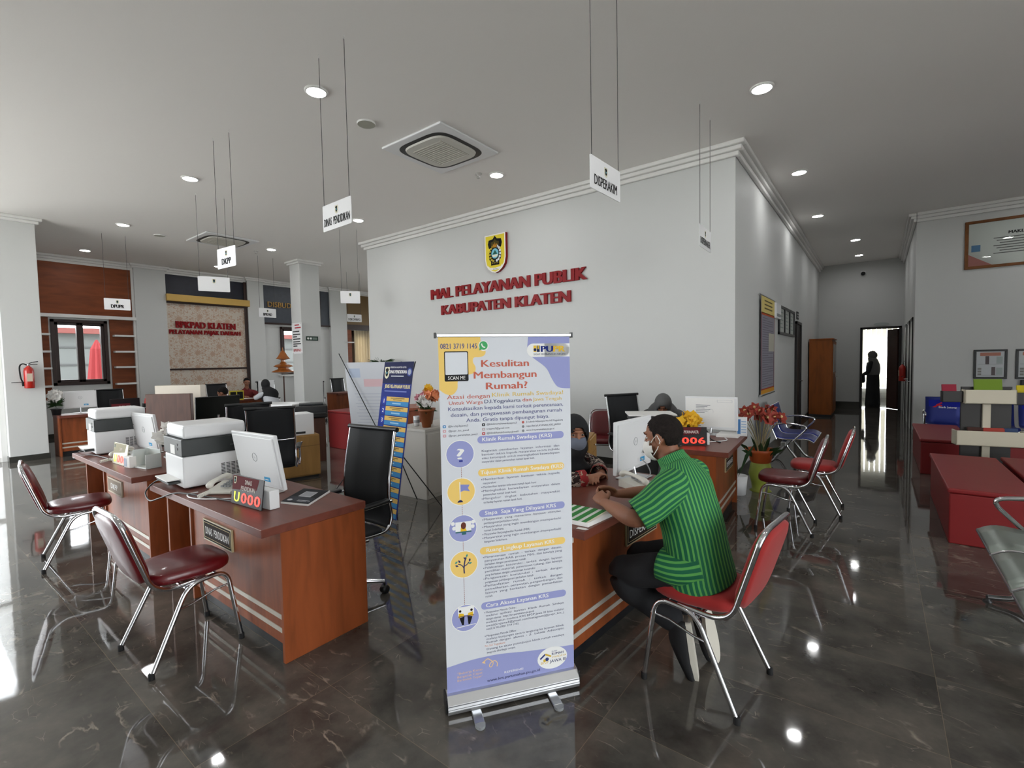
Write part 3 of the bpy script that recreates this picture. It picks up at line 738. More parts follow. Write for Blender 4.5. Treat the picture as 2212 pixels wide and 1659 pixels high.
def office_chair(label, loc, rz, group='black mesh office chairs', low=False, arms=True, nav=False):
    t = thing('office_chair', label, 'office chair', loc, rz, group)
    fab = mat('navy_mesh', '1a2350', rough=.7) if nav else MESHB
    top = .98 if low else 1.14
    prof = cr([(.02, .47), (-.2, .455), (-.27, .53), (-.255, .68), (-.27, .85), (-.33, top)], 6)
    hw = .225
    def sheet(a, b_, w, m):
        vs = []
        for y, z in prof[a:b_]:
            for x in (-w, -w * .5, 0, w * .5, w): vs.append((x, y - .02 * (1 - (x / w) ** 2), z))
        k = b_ - a
        m.add(vs, [(i * 5 + j, i * 5 + j + 1, (i + 1) * 5 + j + 1, (i + 1) * 5 + j) for i in range(k - 1) for j in range(4)], fab, smooth=True)
    m = MB(); sheet(8, len(prof), hw, m); o = m.build('mesh_back', t)
    q = o.modifiers.new('t', 'SOLIDIFY'); q.thickness = .012
    m = MB(); m.limb([(0, -.2, .465, .22, .02), (0, -.05, .475, .24, .028), (0, .14, .475, .24, .028), (0, .24, .46, .23, .022)], fab, n=20, k=4, power=3.5); m.build('seat', t)
    for sx in (-1, 1):
        pr = [(sx * (hw + .01), y, z) for y, z in prof]
        m = MB(); m.tube([(sx * (hw + .01), .22, .455)] + pr, .011, CHROME, n=10); m.build('side_rail', t)
    m = MB(); y, z = prof[-1]; m.tube([(-hw - .03, y, z), (hw + .03, y, z)], .017, BLACK, n=12); m.build('top_bar', t)
    y, z = prof[-9]; MB().tube([(-hw, y, z), (-.1, y - .03, z - .005), (.1, y - .03, z - .005), (hw, y, z)], .009, CHROME, n=8).build('back_bar', t)
    if arms:
        for sx in (-1, 1):
            x = sx * (hw + .03)
            m = MB(); m.tube(fillet([(x, -.26, .66), (x, .1, .66), (x, .12, .46), (x, -.05, .45)], .05), .011, CHROME, n=8); a = m.build('armrest', t)
            MB().limb([(x, -.22, .672, .028, .014), (x, .1, .672, .03, .014)], BLACK, n=12).build('arm_pad', a)
    MB().lathe([(.045, .36), (.045, .44), (.12, .445), (.12, .455)], BLACKM, n=16).lathe([(.016, .1), (.016, .36)], CHROME, n=12).build('gas_lift', t)
    m = MB()
    for k in range(5):
        a = R(72 * k + 18); m.tube([(0, 0, .13), (.15 * math.cos(a), .15 * math.sin(a), .115), (.3 * math.cos(a), .3 * math.sin(a), .085)], [.022, .018, .012], CHROME, n=10)
    b = m.build('star_base', t)
    for k in range(5):
        a = R(72 * k + 18); MB().lathe([(.008, -.022), (.028, -.02), (.028, .02), (.008, .022)], BLACK, n=14, M=mx((.3 * math.cos(a), .3 * math.sin(a), .029), (R(90), 0, a + .6))).tube([(.3 * math.cos(a), .3 * math.sin(a), .08), (.3 * math.cos(a), .3 * math.sin(a), .03)], .007, BLACKM, n=8).build('caster', b)
    return t
oc = office_chair('black mesh office chair with chrome rails beside the DINAS PENDIDIKAN desk', (-2.88, 1.8, 0), R(184))
dup(oc, (-5.55, 2.72, 0), R(58), 'black mesh office chair with chrome back bar, behind the white monitor by the oak pedestal')
dup(oc, (-6.42, 2.78, 0), R(75), 'dark mesh office chair turned sideways below the black monitor')
dup(oc, (-2.35, 5.62, 0), R(-120), 'black office chair behind the white tray against the lettered wall')
dup(oc, (-13.35, 3.05, 0), R(-92), 'black office chair at the far desk in front of the panelled window')
dup(oc, (-13.7, 5.35, 0), R(-95), 'black office chair in front of the patterned batik panel')
dup(oc, (-14.0, 6.75, 0), R(-100), 'black office chair between the far man and the far window')
dup(oc, (-12.6, 7.35, 0), R(60), 'black office chair with angled back just left of the square pillar base')
dup(oc, (-13.9, 9.1, 0), R(-90), 'black office chair behind the pink flowers')
oc2 = office_chair('navy blue mesh chair with chrome top behind the nearer printer', (-7.1, 2.0, 0), R(20), None, low=True, nav=True)

# pedestals, cabinets, boards, low benches
def pedestal(label, loc, rz, w, d, h, doors=True):
    t = thing('drawer_pedestal', label, 'cabinet', loc, rz)
    MB().bx(-w / 2, 0, .03, w / 2, d, h, WOODL).build('body', t, bevel=.003)
    MB().bx(-w / 2 + .02, .02, 0, w / 2 - .02, d - .02, .03, KICK).build('plinth', t)
    a = MB().bx(-w / 2 + .004, -.018, h - .15, w / 2 - .004, -.001, h - .012, WOODL).build('drawer', t, bevel=.002)
    MB().lathe([(.004, 0), (.006, .012), (.013, .018), (.013, .022), (.003, .026)], CHROME, n=14, M=mx((.0, -.018, h - .085), (R(90), 0, 0))).build('knob', a)
    if doors:
        a = MB().bx(-w / 2 + .004, -.018, .05, w / 2 - .004, -.001, h - .155, WOODL).build('door', t, bevel=.002)
        MB().lathe([(.004, 0), (.006, .012), (.013, .018), (.013, .022), (.003, .026)], CHROME, n=14, M=mx((-w / 2 + .06, -.018, h - .21), (R(90), 0, 0))).build('knob', a)
    return t
pedestal('light oak pedestal cabinet holding the white computer case', (-6.45, 3.53, 0), R(75), .5, .5, .61)
pedestal('light oak pedestal behind the masked woman, scratched on its side', (-2.1, 3.95, 0), R(110), .42, .5, .9)
wc = thing('white_cabinet', 'grey white low cabinet carrying flower pots behind the blue banner', 'cabinet', (-4.4, 3.76, 0), R(4))
GW = mat('grey_white_laminate', 'b5b1aa', rough=.45)
MB().bx(-.3, 0, .0, .24, 1.5, .8, GW).build('body', wc, bevel=.003)
MB().bx(-.31, -.012, .8, .252, 1.51, .83, GW).build('top', wc, bevel=.003)
for y0, y1 in ((.02, .74), (.76, 1.48)): MB().bx(.241, y0, .05, .256, y1, .77, GW).build('door', wc, bevel=.002)
co = thing('side_counter', 'brown laminate counter seen edge on behind the white banner back', 'counter', (-5.75, 4.72, 0), R(-38))
PINKW = wood('pinkish_brown_laminate', '96543a', rough=.35, scale=(9, 9, 1.2))
MB().bx(-.35, -.3, 0, .35, .3, .91, PINKW).build('body', co, bevel=.003); MB().bx(-.37, -.32, .91, .37, .32, .95, PINKW).build('top', co, bevel=.003)
def low_bench(label, loc, sx, sy, h=.47, m=REDC, grp='red cloth covered low tables'):
    t = thing('covered_table', label, 'table', loc, 0, grp)
    MB().bx(0, 0, h - .04, sx, sy, h, m).build('top', t, bevel=.012)
    MB().bx(.015, .015, 0, sx - .015, sy - .015, h - .045, m).build('skirt', t, bevel=.01)
    return t
low_bench('low red cloth covered table nearest to the chrome bench', (.475, 5.36, 0), .54, 1.8)
low_bench('low red covered table alongside the nearest one, cut by the picture edge', (1.06, 5.5, 0), .54, 1.75)
low_bench('low red covered table in front of the blue seats by the corridor corner', (.45, 8.3, 0), .54, 1.8)
low_bench('low red covered table behind the brochure stand', (1.03, 8.32, 0), .54, 1.8)
low_bench('dark red covered table far behind the oak pedestal', (-8.5, 5.2, 0), 1.1, .6, .72)
def board(label, loc, rz, w, d, h, m, nm='partition_panel'):
    t = thing(nm, label, 'panel', loc, rz)
    MB().bx(-w / 2, -d / 2, .02, w / 2, d / 2, h, m).build('board', t, bevel=.006)
    MB().bx(-w / 2 + .03, -d / 2 - .1, 0, -w / 2 + .09, d / 2 + .1, .03, BLACKM).bx(w / 2 - .09, -d / 2 - .1, 0, w / 2 - .03, d / 2 + .1, .03, BLACKM).build('foot', t, bevel=.004)
CREAM = mat('cream_board', 'c9c0b2', rough=.6)
board('cream partition panel standing behind the brown one', (-9.85, 3.2, 0), R(40), .78, .16, 1.29, CREAM)
board('dark brown partition panel below the cream one, beyond the far printer', (-9.35, 2.87, 0), R(40), .72, .08, 1.17, WOODD)
# cabinet in the corridor
kb = thing('archive_cabinet', 'tall orange brown wooden cabinet with glass doors in the corridor', 'cabinet', (-1.44, 14.75, 0), 0)
MB().bx(0, 0, .06, .5, 1.25, 2.0, WOODO).build('body', kb, bevel=.004); MB().bx(0, .0, 0, .48, 1.25, .06, KICK).build('plinth', kb)
MB().bx(-.0, -.02, 2.0, .53, 1.27, 2.03, WOODO).build('top', kb, bevel=.004)
for y in (.03, .63):
    a = MB().bx(.501, y, .1, .52, y + .58, 1.96, WOODO).build('door', kb, bevel=.003)
    MB().bx(.5205, y + .09, 1.15, .523, y + .49, 1.88, mat('dark_cabinet_glass', '15171a', rough=.05)).build('pane', a)
    MB().tube([(.52, y + .52, 1.0), (.545, y + .52, 1.0), (.545, y + .52, 1.12), (.52, y + .52, 1.12)], .006, CHROME, n=8).build('handle', a)

# steel waiting seats
def waiting_seat(m_seat, t, x0, w, back, logo=False):
    """one seat facing +y of a beam bench, local x along the beam."""
    prof = cr([(.33, .40), (.24, .44), (.06, .425), (-.1, .43), (-.17, .50), (-.22, .70), (-.26, .86)], 5)
    vs = []; n = 4
    for y, z in prof:
        for j in range(n + 1): vs.append((x0 + w * j / n, y, z))
    k = len(prof)
    m = MB(); m.add(vs, [(i * (n + 1) + j, i * (n + 1) + j + 1, (i + 1) * (n + 1) + j + 1, (i + 1) * (n + 1) + j) for i in range(k - 1) for j in range(n)], m_seat, smooth=True)
    o = m.build('seat_shell', t); q = o.modifiers.new('t', 'SOLIDIFY'); q.thickness = .012
    m = MB()
    for x in (x0 + .006, x0 + w - .006): m.tube([(x, y, z) for y, z in prof], .011, CHROME, n=8)
    m.tube([(x0, prof[0][0], prof[0][1]), (x0 + w, prof[0][0], prof[0][1])], .011, CHROME, n=8); m.tube([(x0, prof[-1][0], prof[-1][1]), (x0 + w, prof[-1][0], prof[-1][1])], .011, CHROME, n=8)
    m.build('chrome_edge', o)
    if logo:
        m = MB(); p = Pan(m, (x0 + .03, -.252, .84), (1, 0, 0), (0, -.19, .98)); p = Pan(m, (x0 + w - .04, -.2 + .012, .56), (-1, 0, 0), (0, -.2, 1), base=.008)
        p.rect(0, 0, w - .08, .26, ink('14208c'), 0)
        p.line([(.05, .12), (.12, .17), (.17, .16)], .022, ink('c8262c'), 1); p.line([(.1, .17), (.17, .21)], .02, ink('c8262c'), 1)
        p.text('Bank Jateng', .13, .12, .035, INKW, maxw=.24, bold=.01, l=2)
        m.build('printed_cover', o)
def beam_bench(label, loc, rz, n, m_seat, logo=False, group=None, arms=True, w=.5, gap=.05):
    t = thing('waiting_bench', label, 'bench', loc, rz, group)
    L = n * (w + gap)
    MB().bx(-.02, -.06, .33, L, 0, .39, STEEL).build('beam', t, bevel=.006)
    for k in range(n): waiting_seat(m_seat, t, k * (w + gap), w, True, logo)
    for k in ((0, n) if not arms == 2 else range(n + 1)):
        x = k * (w + gap) - gap / 2
        MB().tube(fillet([(x, .08, .40), (x, .28, .62), (x, .0, .66), (x, -.2, .62), (x, -.12, .42)], .09, 6), .014, CHROME, n=10).build('armrest', t)
    for x in (.22, L - .25):
        m = MB(); m.tube(fillet([(x, .30, .03), (x, .16, .05), (x, -.02, .30), (x, -.02, .36)], .1), .018, CHROME, n=10); m.tube(fillet([(x, -.30, .03), (x, -.2, .05), (x, -.04, .3)], .1), .018, CHROME, n=10)
        g = m.build('leg', t)
        for y in (.30, -.30): MB().lathe([(.024, 0), (.024, .008), (.01, .016), (.01, .04)], BLACK, n=12, c=(x, y, 0)).build('foot_pad', g)
    return t
BLUES = mat('blue_perforated_steel', '1b2a78', rough=.35, metal=.35); GREENS = mat('grey_perforated_steel', '9aa39c', rough=.35, metal=.8)
beam_bench('blue steel waiting seats with looped chrome arms against the corridor side of the block', (-1.02, 8.75, 0), R(-90), 2, BLUES, group=None)
beam_bench('row of blue printed waiting seats against the wall below the small frames', (5.0, 10.5, 0), R(180), 8, BLUES, logo=True)
beam_bench('polished steel waiting bench at the picture edge in front of the red tables', (.88, 2.83, 0), R(90), 3, GREENS)
# ================================================================== SIGNS, BANNERS, WALL PANELS
VIO = ink('9a9fd0'); YEL = ink('f4cf76'); BNW = ink('dadde3'); SAL = ink('c96a58'); INDI = ink('5a5f8e'); NVY = ink('1f2f7a'); GTX = ink('5c6078')
def roll_up():
    t = thing('roll_up_banner', 'white and violet roll-up banner headed Kesulitan Membangun Rumah, standing in the foreground', 'banner', (-1.55, 1.497, 0), math.atan2(.511, .374))
    # x along the width, -y towards the reader
    m = MB()
    prof = [(-.045, .012), (-.05, .03), (-.046, .055), (-.02, .085), (.02, .09), (.045, .06), (.045, .012)]
    vs = [(x, y, z) for x in (-.004, .637) for y, z in prof]; k = len(prof)
    m.add(vs, [(i, (i + 1) % k, k + (i + 1) % k, k + i) for i in range(k)] + [tuple(range(k)), tuple(reversed(range(k, 2 * k)))], ALU)
    for z in (.028, .036, .05): m.bx(-.004, -.0515, z, .637, -.046, z + .002, GREYP)
    cs = m.build('cassette', t, bevel=.003)
    m = MB(); m.bx(-.012, -.04, .014, -.004, .04, .085, BLACK); m.bx(.637, -.04, .014, .645, .04, .085, BLACK); m.build('end_cap', cs, bevel=.003)
    for x in (.10, .47):
        m = MB(); m.bx(x, -.13, .002, x + .046, .12, .012, STEEL); f = m.build('foot', t, bevel=.004)
        MB().prism([(x, -.13)] + [(x + .023 + .0232 * math.cos(R(a)), -.13 + .03 * math.sin(R(a))) for a in range(180, 361, 20)] + [(x + .046, -.13)], .0125, GREYP).build('foot_tip', f)
    MB().tube([(.3, .01, .08), (.3, .01, 1.72)], .009, ALU, n=10).build('pole', t)
    r = MB().bx(-.008, -.008, 1.712, .636, .014, 1.728, ALU); rr = r.build('top_rail', t, bevel=.003)
    MB().bx(-.016, -.01, 1.708, -.008, .016, 1.732, BLACK).bx(.636, -.01, 1.708, .642, .016, 1.732, BLACK).build('rail_cap', rr)
    m = MB(); m.bx(.0, -.003, .07, .628, -.0005, 1.716, BNW)
    p = Pan(m, (0, -.0032, 0), (1, 0, 0), (0, 0, 1), step=.0003)
    sm = lambda q: cr(q, 5)
    p.poly([(0, 1.716)] + sm([(.191, 1.716), (.195, 1.686), (.214, 1.65), (.208, 1.63), (.187, 1.622), (.16, 1.62), (.155, 1.60), (.166, 1.578), (.163, 1.555), (.145, 1.546), (.10, 1.535), (.084, 1.515), (.08, 1.479), (.057, 1.455), (.027, 1.46), (0, 1.48)]), YEL, 1)
    p.poly([(.627, 1.716), (.42, 1.716)] + sm([(.415, 1.671), (.418, 1.64), (.444, 1.613), (.505, 1.567), (.534, 1.515), (.559, 1.479), (.585, 1.468), (.628, 1.465)]), VIO, 1)
    p.rrect(.412, 1.618, .27 - .055, .063, .031, INKW, 2); p.rect(.5, 1.618, .127, .063, INKW, 2)
    p.text('0821 3719 1145', .009, 1.661, .024, INDI, w=.166, bold=.018, l=3)
    p.circ(.205, 1.673, .0235, INKW, 3); p.circ(.205, 1.674, .0195, ink('4fae6a'), 4); p.poly([(.187, 1.668), (.185, 1.652), (.2, 1.657)], ink('4fae6a'), 4)
    p.line(cr([(.197, 1.683), (.198, 1.675), (.205, 1.667), (.213, 1.666)], 4), .006, INKW, 5)
    p.rrect(.025, 1.515, .108, .134, .006, ink('26262a'), 3); p.rrect(.029, 1.545, .1, .1, .004, ink('dfe2e8'), 4)
    p.text('SCAN ME', .079, 1.5225, .0165, INKW, w=.078, al='C', bold=.015, l=5)
    p.text('PU', .483, 1.6415, .0295, NVY, w=.058, bold=.05, l=4); p.text('PR', .545, 1.6415, .0295, ink('e5bb3e'), w=.057, bold=.05, l=4)
    p.rect(.445, 1.6415, .014, .03, ink('e5bb3e'), 4); p.rect(.461, 1.6415, .0145, .03, ink('1b2750'), 4); p.circ(.452, 1.652, .007, ink('1b2750'), 5); p.rect(.465, 1.655, .006, .017, ink('e5bb3e'), 5)
    p.text('SIGAP MEMBANGUN NEGERI', .445, 1.6265, .0085, ink('3a4468'), w=.16, bold=.01, l=4)
    for t_, x, y, w in (('Kesulitan', .194, 1.577, .226), ('Membangun', .158, 1.525, .299), ('Rumah?', .214, 1.474, .197)):
        p.text(t_, x, y, .033, SAL, w=w, bold=.022, l=3)
    for t_, x, y, w, h, c in (('Atasi dengan', .033, 1.436, .197, .0195, SAL), ('Klinik Rumah Swadaya!', .241, 1.439, .35, .0195, ink('e3c25e')), ('Untuk Warga', .041, 1.41, .155, .017, SAL), ('D.I.Yogyakarta', .204, 1.411, .173, .017, ink('34406e')), ('dan', .386, 1.412, .044, .017, SAL), ('Jawa Tengah', .438, 1.412, .144, .017, ink('e3c25e')),
                              ('Konsultasikan kepada kami terkait perencanaan,', .037, 1.383, .553, .0175, INDI), ('desain, dan pengawasan pembangunan rumah', .048, 1.356, .534, .0175, INDI), ('Anda. Gratis tanpa dipungut biaya.', .118, 1.329, .4, .0175, INDI)):
        p.text(t_, x, y, h, c, w=w, bold=.008, l=2)
    for (x, c), ys in (((.018, None), (1.314, 1.293, 1.272)), ((.197, None), (1.313, 1.292, 1.272)), ((.387, None), (1.314, 1.294, 1.274))):
        for i, y in enumerate(ys):
            cc = {(.018, 0): '4a90c8', (.018, 1): 'd9a3ab', (.018, 2): 'd9a3ab', (.197, 0): '2a2a2e', (.197, 1): 'b9a8ae', (.197, 2): 'c4454c', (.387, 0): 'c46a64', (.387, 1): '8a8c92', (.387, 2): '8a8c92'}[(x, i)]
            if x == .387: p.circ(x, y, .0062, ink(cc), 2, n=14)
            else: p.rrect(x - .007, y - .0062, .014, .0125, .003, ink(cc), 2); p.circ(x, y, .003, BNW, 3, n=10)
    for t_, x, y, w in (('@krs.bp2pjawa3', .035, 1.31, .09), ('@pupr_krs_jawa3', .036, 1.289, .093), ('@pupr_perumahan_jawa3', .036, 1.268, .132), ('@klinikrumahswadayajawa3', .212, 1.31, .144), ('krsjawa3@gmail.com', .212, 1.289, .108), ('@KlinikRumahSwadayaJawaIII', .212, 1.269, .151), ('Jl. Laksda Adisucipto No.165 Yogyakarta', .402, 1.311, .186), ('https://bit.ly/LAYANAN_KRS_JAWA3', .402, 1.291, .175), ('www.krs.perumahan.pu.go.id', .402, 1.272, .14)):
        p.text(t_, x, y, .0088, ink('4c4f5e'), w=w, l=2)
    # headings
    for t_, y, c, x, w in (('Klinik Rumah Swadaya (KRS)', 1.231, VIO, .19, .34), ('Tujuan Klinik Rumah Swadaya (KRS)', 1.079, YEL, .178, .408), ('Siapa  Saja Yang Dilayani KRS', .889, VIO, .195, .35), ('Ruang Lingkup Layanan KRS', .714, YEL, .198, .336), ('Cara Akses Layanan KRS', .4535, VIO, .19, .31)):
        p.rrect(.167, y - .0035, .424, .034, .0169, c, 2); p.text(t_, x, y + .006, .0185, INKW, w=w, bold=.03, l=3)
    def para(x, y, lines, dy=.0168, h=.0105, xr=.567):
        for i, s in enumerate(lines):
            just = not s.endswith('|'); s = s.rstrip('|'); bx = x
            if s.startswith('*'): p.circ(x + .002, y - i * dy + .004, .0022, GTX, 2, n=8); bx = x + .008; s = s[1:]
            elif s[0] == '~': bx = x + .008; s = s[1:]
            c = GTX
            if s[0] == '^': c = ink('e0a58e'); s = s[1:]
            if not s.strip(): continue
            p.text(s, bx, y - i * dy, h, c, w=(xr - bx) if just else None, maxw=xr - bx, l=2, sx=.92)
    para(.186, 1.188, ['Kegiatan  pemberian  layanan  informasi  dan', 'bantuan teknis kepada masyarakat secara individu', 'atau kelompok untuk meningkatkan keswadayaan', 'masyarakat dalam pemenuhan rumah layak huni.|'])
    para(.181, 1.056, ['*Memberikan  layanan  bantuan  teknis  kepada', '~masyarakat;|', '*Memberikan layanan informasi rumah layak huni;|', '*Meningkatkan  keswadayaan  masyarakat  dalam', '~pemenuhan rumah layak huni;|', '*Mengukur   tingkat   kebutuhan   masyarakat', '~terhadap layanan rumah layak huni.|'], dy=.0179)
    para(.181, .869, ['*Masyarakat  yang  menerima  bantuan  stimulan', '~pembangunan/perbaikan rumah.|', '*Masyarakat yang ingin membangun /memperbaiki', '~rumah Sederhana.|', '*Masyarakat Berpenghasilan Rendah (MBR)|', '*Masyarakat yang ingin membangun /memperbaiki', '~bangunan Sederhana.|'], dy=.0173, xr=.57)
    para(.181, .692, ['*Perencanaan  rumah  :  terkait  dengan  desain,', '~penyusunan RAB, proses PBG, dan lainnya yang', '~berkaitan dengan perencanaan rumah|', '*Pelaksanaan  konstruksi :  terkait  dengan  layanan', '~pemilihan material, penentuan tukang, dan lainnya', '~yang berkaitan dengan pelaksanaan konstruksi|', '*Pengawasan  konstruksi  :  terkait  dengan', '~pengawasan pembangunan/ perbaikan rumah|', '*Pemanfaatan   rumah   :   terkait   dengan', '~pemeliharaan, perawatan, pengembangan, dan', '~lainnya  yang  berkaitan  dengan  pemanfaatan', '~rumah.|'], dy=.0169, xr=.573)
    para(.181, .431, ['*Mengunakan Metode Online :|', '~melalui  aplikasi  layanan  Klinik  Rumah  Swdaya', '~dengan alamat : https://krs.perumahan.pu.go.id|', '~melalui akun medsos KRS BP2P Jawa III bisa melalui', '~email(krsjawa3@gmail.com/instagram(@pupr_krs_j', '~awa3) & Wa (0821 3719 1145)|', '~ |', '*Mengunakan Metode Offline :|', '~melalui kunjungan secara langsung ke layanan Klinik', '~Rumah dengan  alamat  :  Jl.  Laksda  Adisucipto', '^No.165 Yogyakarta|', '~Datang ke akses point/pojok klinik rumah swadaya', '~yang ada diberbagai tempat.|'], dy=.0160, h=.01, xr=.578)
    # round pictures joined by the dashed line
    for a, b_ in ((1.125, 1.075), (.953, .905), (.785, .738), (.617, .484)):
        y = a
        while y > b_: p.rect(.0885, y - .006, .0022, .006, ink('9a5f52'), 2); y -= .0095
    for (x, y), c in (((.086, 1.186), VIO), ((.087, 1.014), YEL), ((.09, .844), VIO), ((.091, .677), YEL), ((.092, .426), VIO)):
        p.circ(x, y, .066, INKW, 2, ry=.064); p.circ(x, y, .0625, c, 3, ry=.0605)
    p.text('?', .088, 1.163, .05, INKW, w=.03, al='C', bold=.02, l=4); p.rect(.08, 1.150, .017, .008, ink('2e3a8c'), 5)
    p.rect(.079, .975, .004, .083, INKW, 4); p.poly([(.084, 1.047), (.126, 1.043), (.118, 1.028), (.127, 1.012), (.1, 1.018), (.084, 1.013)], ink('8a90cc'), 4); p.poly([(.068, .965), (.095, .965), (.09, .973), (.082, .977), (.073, .973)], ink('2b2f5c'), 4)
    p.rect(.056, .83, .073, .045, INKW, 4); p.rect(.056, .825, .073, .006, ink('3a6a72'), 5); p.circ(.093, .857, .012, ink('6a3a2e'), 6, ry=.016); p.poly([(.079, .831), (.081, .85), (.1, .85), (.108, .831)], ink('e8bc2e'), 5); p.rect(.085, .815, .02, .01, ink('3a6a72'), 5)
    for x, y in ((.045, .87), (.05, .848), (.138, .87), (.136, .85)): p.circ(x, y, .009, INKW, 4, n=14)
    p.line(cr([(.092, .635), (.091, .66), (.095, .69), (.102, .708)], 4), .006, ink('3c3a66'), 4); p.line(cr([(.091, .66), (.08, .675), (.064, .682)], 4), .004, ink('3c3a66'), 4); p.line(cr([(.093, .668), (.106, .676), (.114, .686)], 4), .004, ink('3c3a66'), 4)
    for x, y, a, c in ((.056, .69, 40, '4f9a8e'), (.07, .693, 120, '3c3a66'), (.058, .674, -20, '3c3a66'), (.105, .716, 70, '4f9a8e'), (.096, .705, 150, '3c3a66'), (.118, .695, 80, '3c3a66'), (.12, .68, 10, '4f9a8e')):
        ca, sa = math.cos(R(a)), math.sin(R(a)); p.poly([(x + q * ca - w * sa, y + q * sa + w * ca) for q, w in ((-.009, 0), (0, .005), (.009, 0), (0, -.005))], ink(c), 5)
    p.rect(.058, .44, .075, .04, INKW, 4)
    for x, sx in ((.072, 1), (.117, -1)):
        p.poly([(x - .012 * sx, .43), (x - .01 * sx, .452), (x + .012 * sx, .448), (x + .014 * sx, .436)], ink('e8bc2e'), 5); p.circ(x - .004 * sx, .461, .006, ink('2a1d1a'), 5, n=12); p.poly([(x - .008 * sx, .43), (x + .016 * sx, .434), (x + .012 * sx, .395), (x + .004 * sx, .395)], ink('1a1a1e'), 5)
    p.poly([(.05, .388), (.14, .394), (.14, .391), (.05, .384)], INKW, 5); p.rect(.06, .434, .07, .003, ink('6a4a3a'), 6)
    # wave and foot
    p.poly([(0, .07), (.628, .07), (.628, .198)] + list(reversed(sm([(0, .208), (.075, .218), (.151, .224), (.254, .224), (.358, .214), (.466, .206), (.628, .198)]))), VIO, 1)
    p.circ(.515, .155, .077, INKW, 3, ry=.054)
    p.line([(.452, .158), (.478, .178), (.508, .163)], .008, ink('33407a'), 4); p.line([(.478, .178), (.508, .163)], .008, ink('d9b545'), 5); p.circ(.487, .152, .009, ink('33407a'), 5); p.circ(.474, .148, .007, ink('d9b545'), 5)
    p.text('KLINIK', .512, .183, .007, INDI, l=4); p.text('RUMAH', .512, .168, .012, ink('2b3566'), w=.06, bold=.03, l=4); p.text('SWADAYA', .512, .153, .01, ink('d9b545'), w=.075, l=4); p.text('BP2P', .455, .131, .012, ink('d9b545'), w=.04, l=4); p.text('JAWA III', .5, .131, .0155, ink('2b3566'), w=.084, bold=.015, l=4)
    p.text('REFERENSI', .272, .126, .0105, INKW, w=.093, bold=.01, l=3); p.text('www.krs.perumahan.pu.go.id', .187, .102, .0135, ink('2c2f52'), w=.262, bold=.01, l=3)
    for i, s in enumerate(('"Bekerja Keras', 'Bergerak Cepat', 'Bertindak Tepat"')): p.text(s, .048 , .165 - i * .0165, .0105, ink('f0c79a'), w=.118, l=3)
    p.line(cr([(.172, .2), (.19, .213), (.205, .205), (.218, .19), (.21, .172), (.2, .175), (.205, .19), (.225, .198), (.238, .185), (.236, .168)], 5), .004, ink('f3cf9c'), 3); p.poly([(.164, .199), (.181, .191), (.178, .209)], ink('f3cf9c'), 3)
    m.build('printed_sheet', t)
roll_up()

# ---- hanging department signs: two wires, hooks and a white plate
SIGNW = mat('sign_acrylic', 'e9e9ea', rough=.3)
def hang_sign(a, b_, zt, zb, label, front=None, back=None, grp='hanging department signs', tw=None):
    (x0, y0), (x1, y1) = a, b_
    L = math.hypot(x1 - x0, y1 - y0); W = L + .05
    t = thing('hanging_sign', label, 'sign', ((x0 + x1) / 2, (y0 + y1) / 2, zb), math.atan2(y1 - y0, x1 - x0), grp)
    h = zt - zb
    m = MB(); q = Pan(m, (-W / 2, -.0025, 0), (1, 0, 0), (0, 0, 1))
    pts = []
    r = .012
    for cx, cy, s in ((W - r, r, -90), (W - r, h - r, 0), (r, h - r, 90), (r, r, 180)):
        pts += [(cx + r * math.cos(R(s + 22.5 * i)), cy + r * math.sin(R(s + 22.5 * i))) for i in range(5)]
    m.prism(pts, .005, SIGNW, M=Matrix.Translation((-W / 2, .0025, 0)) @ Euler((R(90), 0, 0)).to_matrix().to_4x4())
    def side(p, txt, faint):
        crest(p, W / 2, h * .7, h * .3, l=1, small=True)
        c = ink('c9cacc') if faint else INKB
        if txt: p.text(txt.replace(' ', '  '), W / 2, h * .17, h * .32, c, w=min(W * .9, tw or .038 * len(txt) + .03), al='C', bold=.06 if len(txt) < 8 else .028, l=3)
    side(Pan(m, (-W / 2, -.0028, 0), (1, 0, 0), (0, 0, 1)), front, False)
    side(Pan(m, (W / 2, .0028, 0), (-1, 0, 0), (0, 0, 1)), back if back is not None else front, False)
    m.build('plate', t)
    for sx in (-1, 1):
        x = sx * L / 2
        MB().tube([(x, 0, h - .012), (x, 0, HC - zb - .03)], .0028, mat('steel_wire', '3a3a3a', rough=.5), n=6).build('wire', t)
        MB().tube([(x, 0, HC - zb), (x, 0, HC - zb - .014), (x + .009, 0, HC - zb - .024), (x, 0, HC - zb - .034), (x - .008, 0, HC - zb - .026)], .003, W_TRIM, n=8).build('hook', t)
    return t
hang_sign((-3.91, 2.44), (-3.52, 2.43), 3.0, 2.775, 'white hanging sign reading DINAS PENDIDIKAN', 'DINAS PENDIDIKAN', tw=.41)
hang_sign((-6.277, 2.503), (-5.923, 2.532), 3.0, 2.765, 'white hanging sign reading DKPP', 'DKPP', tw=.2)
hang_sign((-1.575, 3.01), (-1.56, 3.40), 3.0, 2.775, 'white hanging sign reading DISPERAKIM, large and turned towards the aisle', 'DISPERAKIM', tw=.33)
hang_sign((-1.53, 5.36), (-1.54, 5.787), 3.025, 2.79, 'greyish hanging sign reading DISPERINAKER near the block corner', 'DISPERINAKER', tw=.4)
hang_sign((-8.45, 3.08), (-8.3, 3.43), 3.025, 2.795, 'white hanging sign overlapping the dark strip above the gold band', '', '')
hang_sign((-11.944, 5.629), (-11.979, 6.014), 3.015, 2.795, 'white hanging sign reading BPKPAD', 'BPKPAD', tw=.22)
hang_sign((-8.5, 5.615), (-8.307, 5.873), 3.06, 2.82, 'blank looking hanging sign by the left edge of the lettered block', '', '')
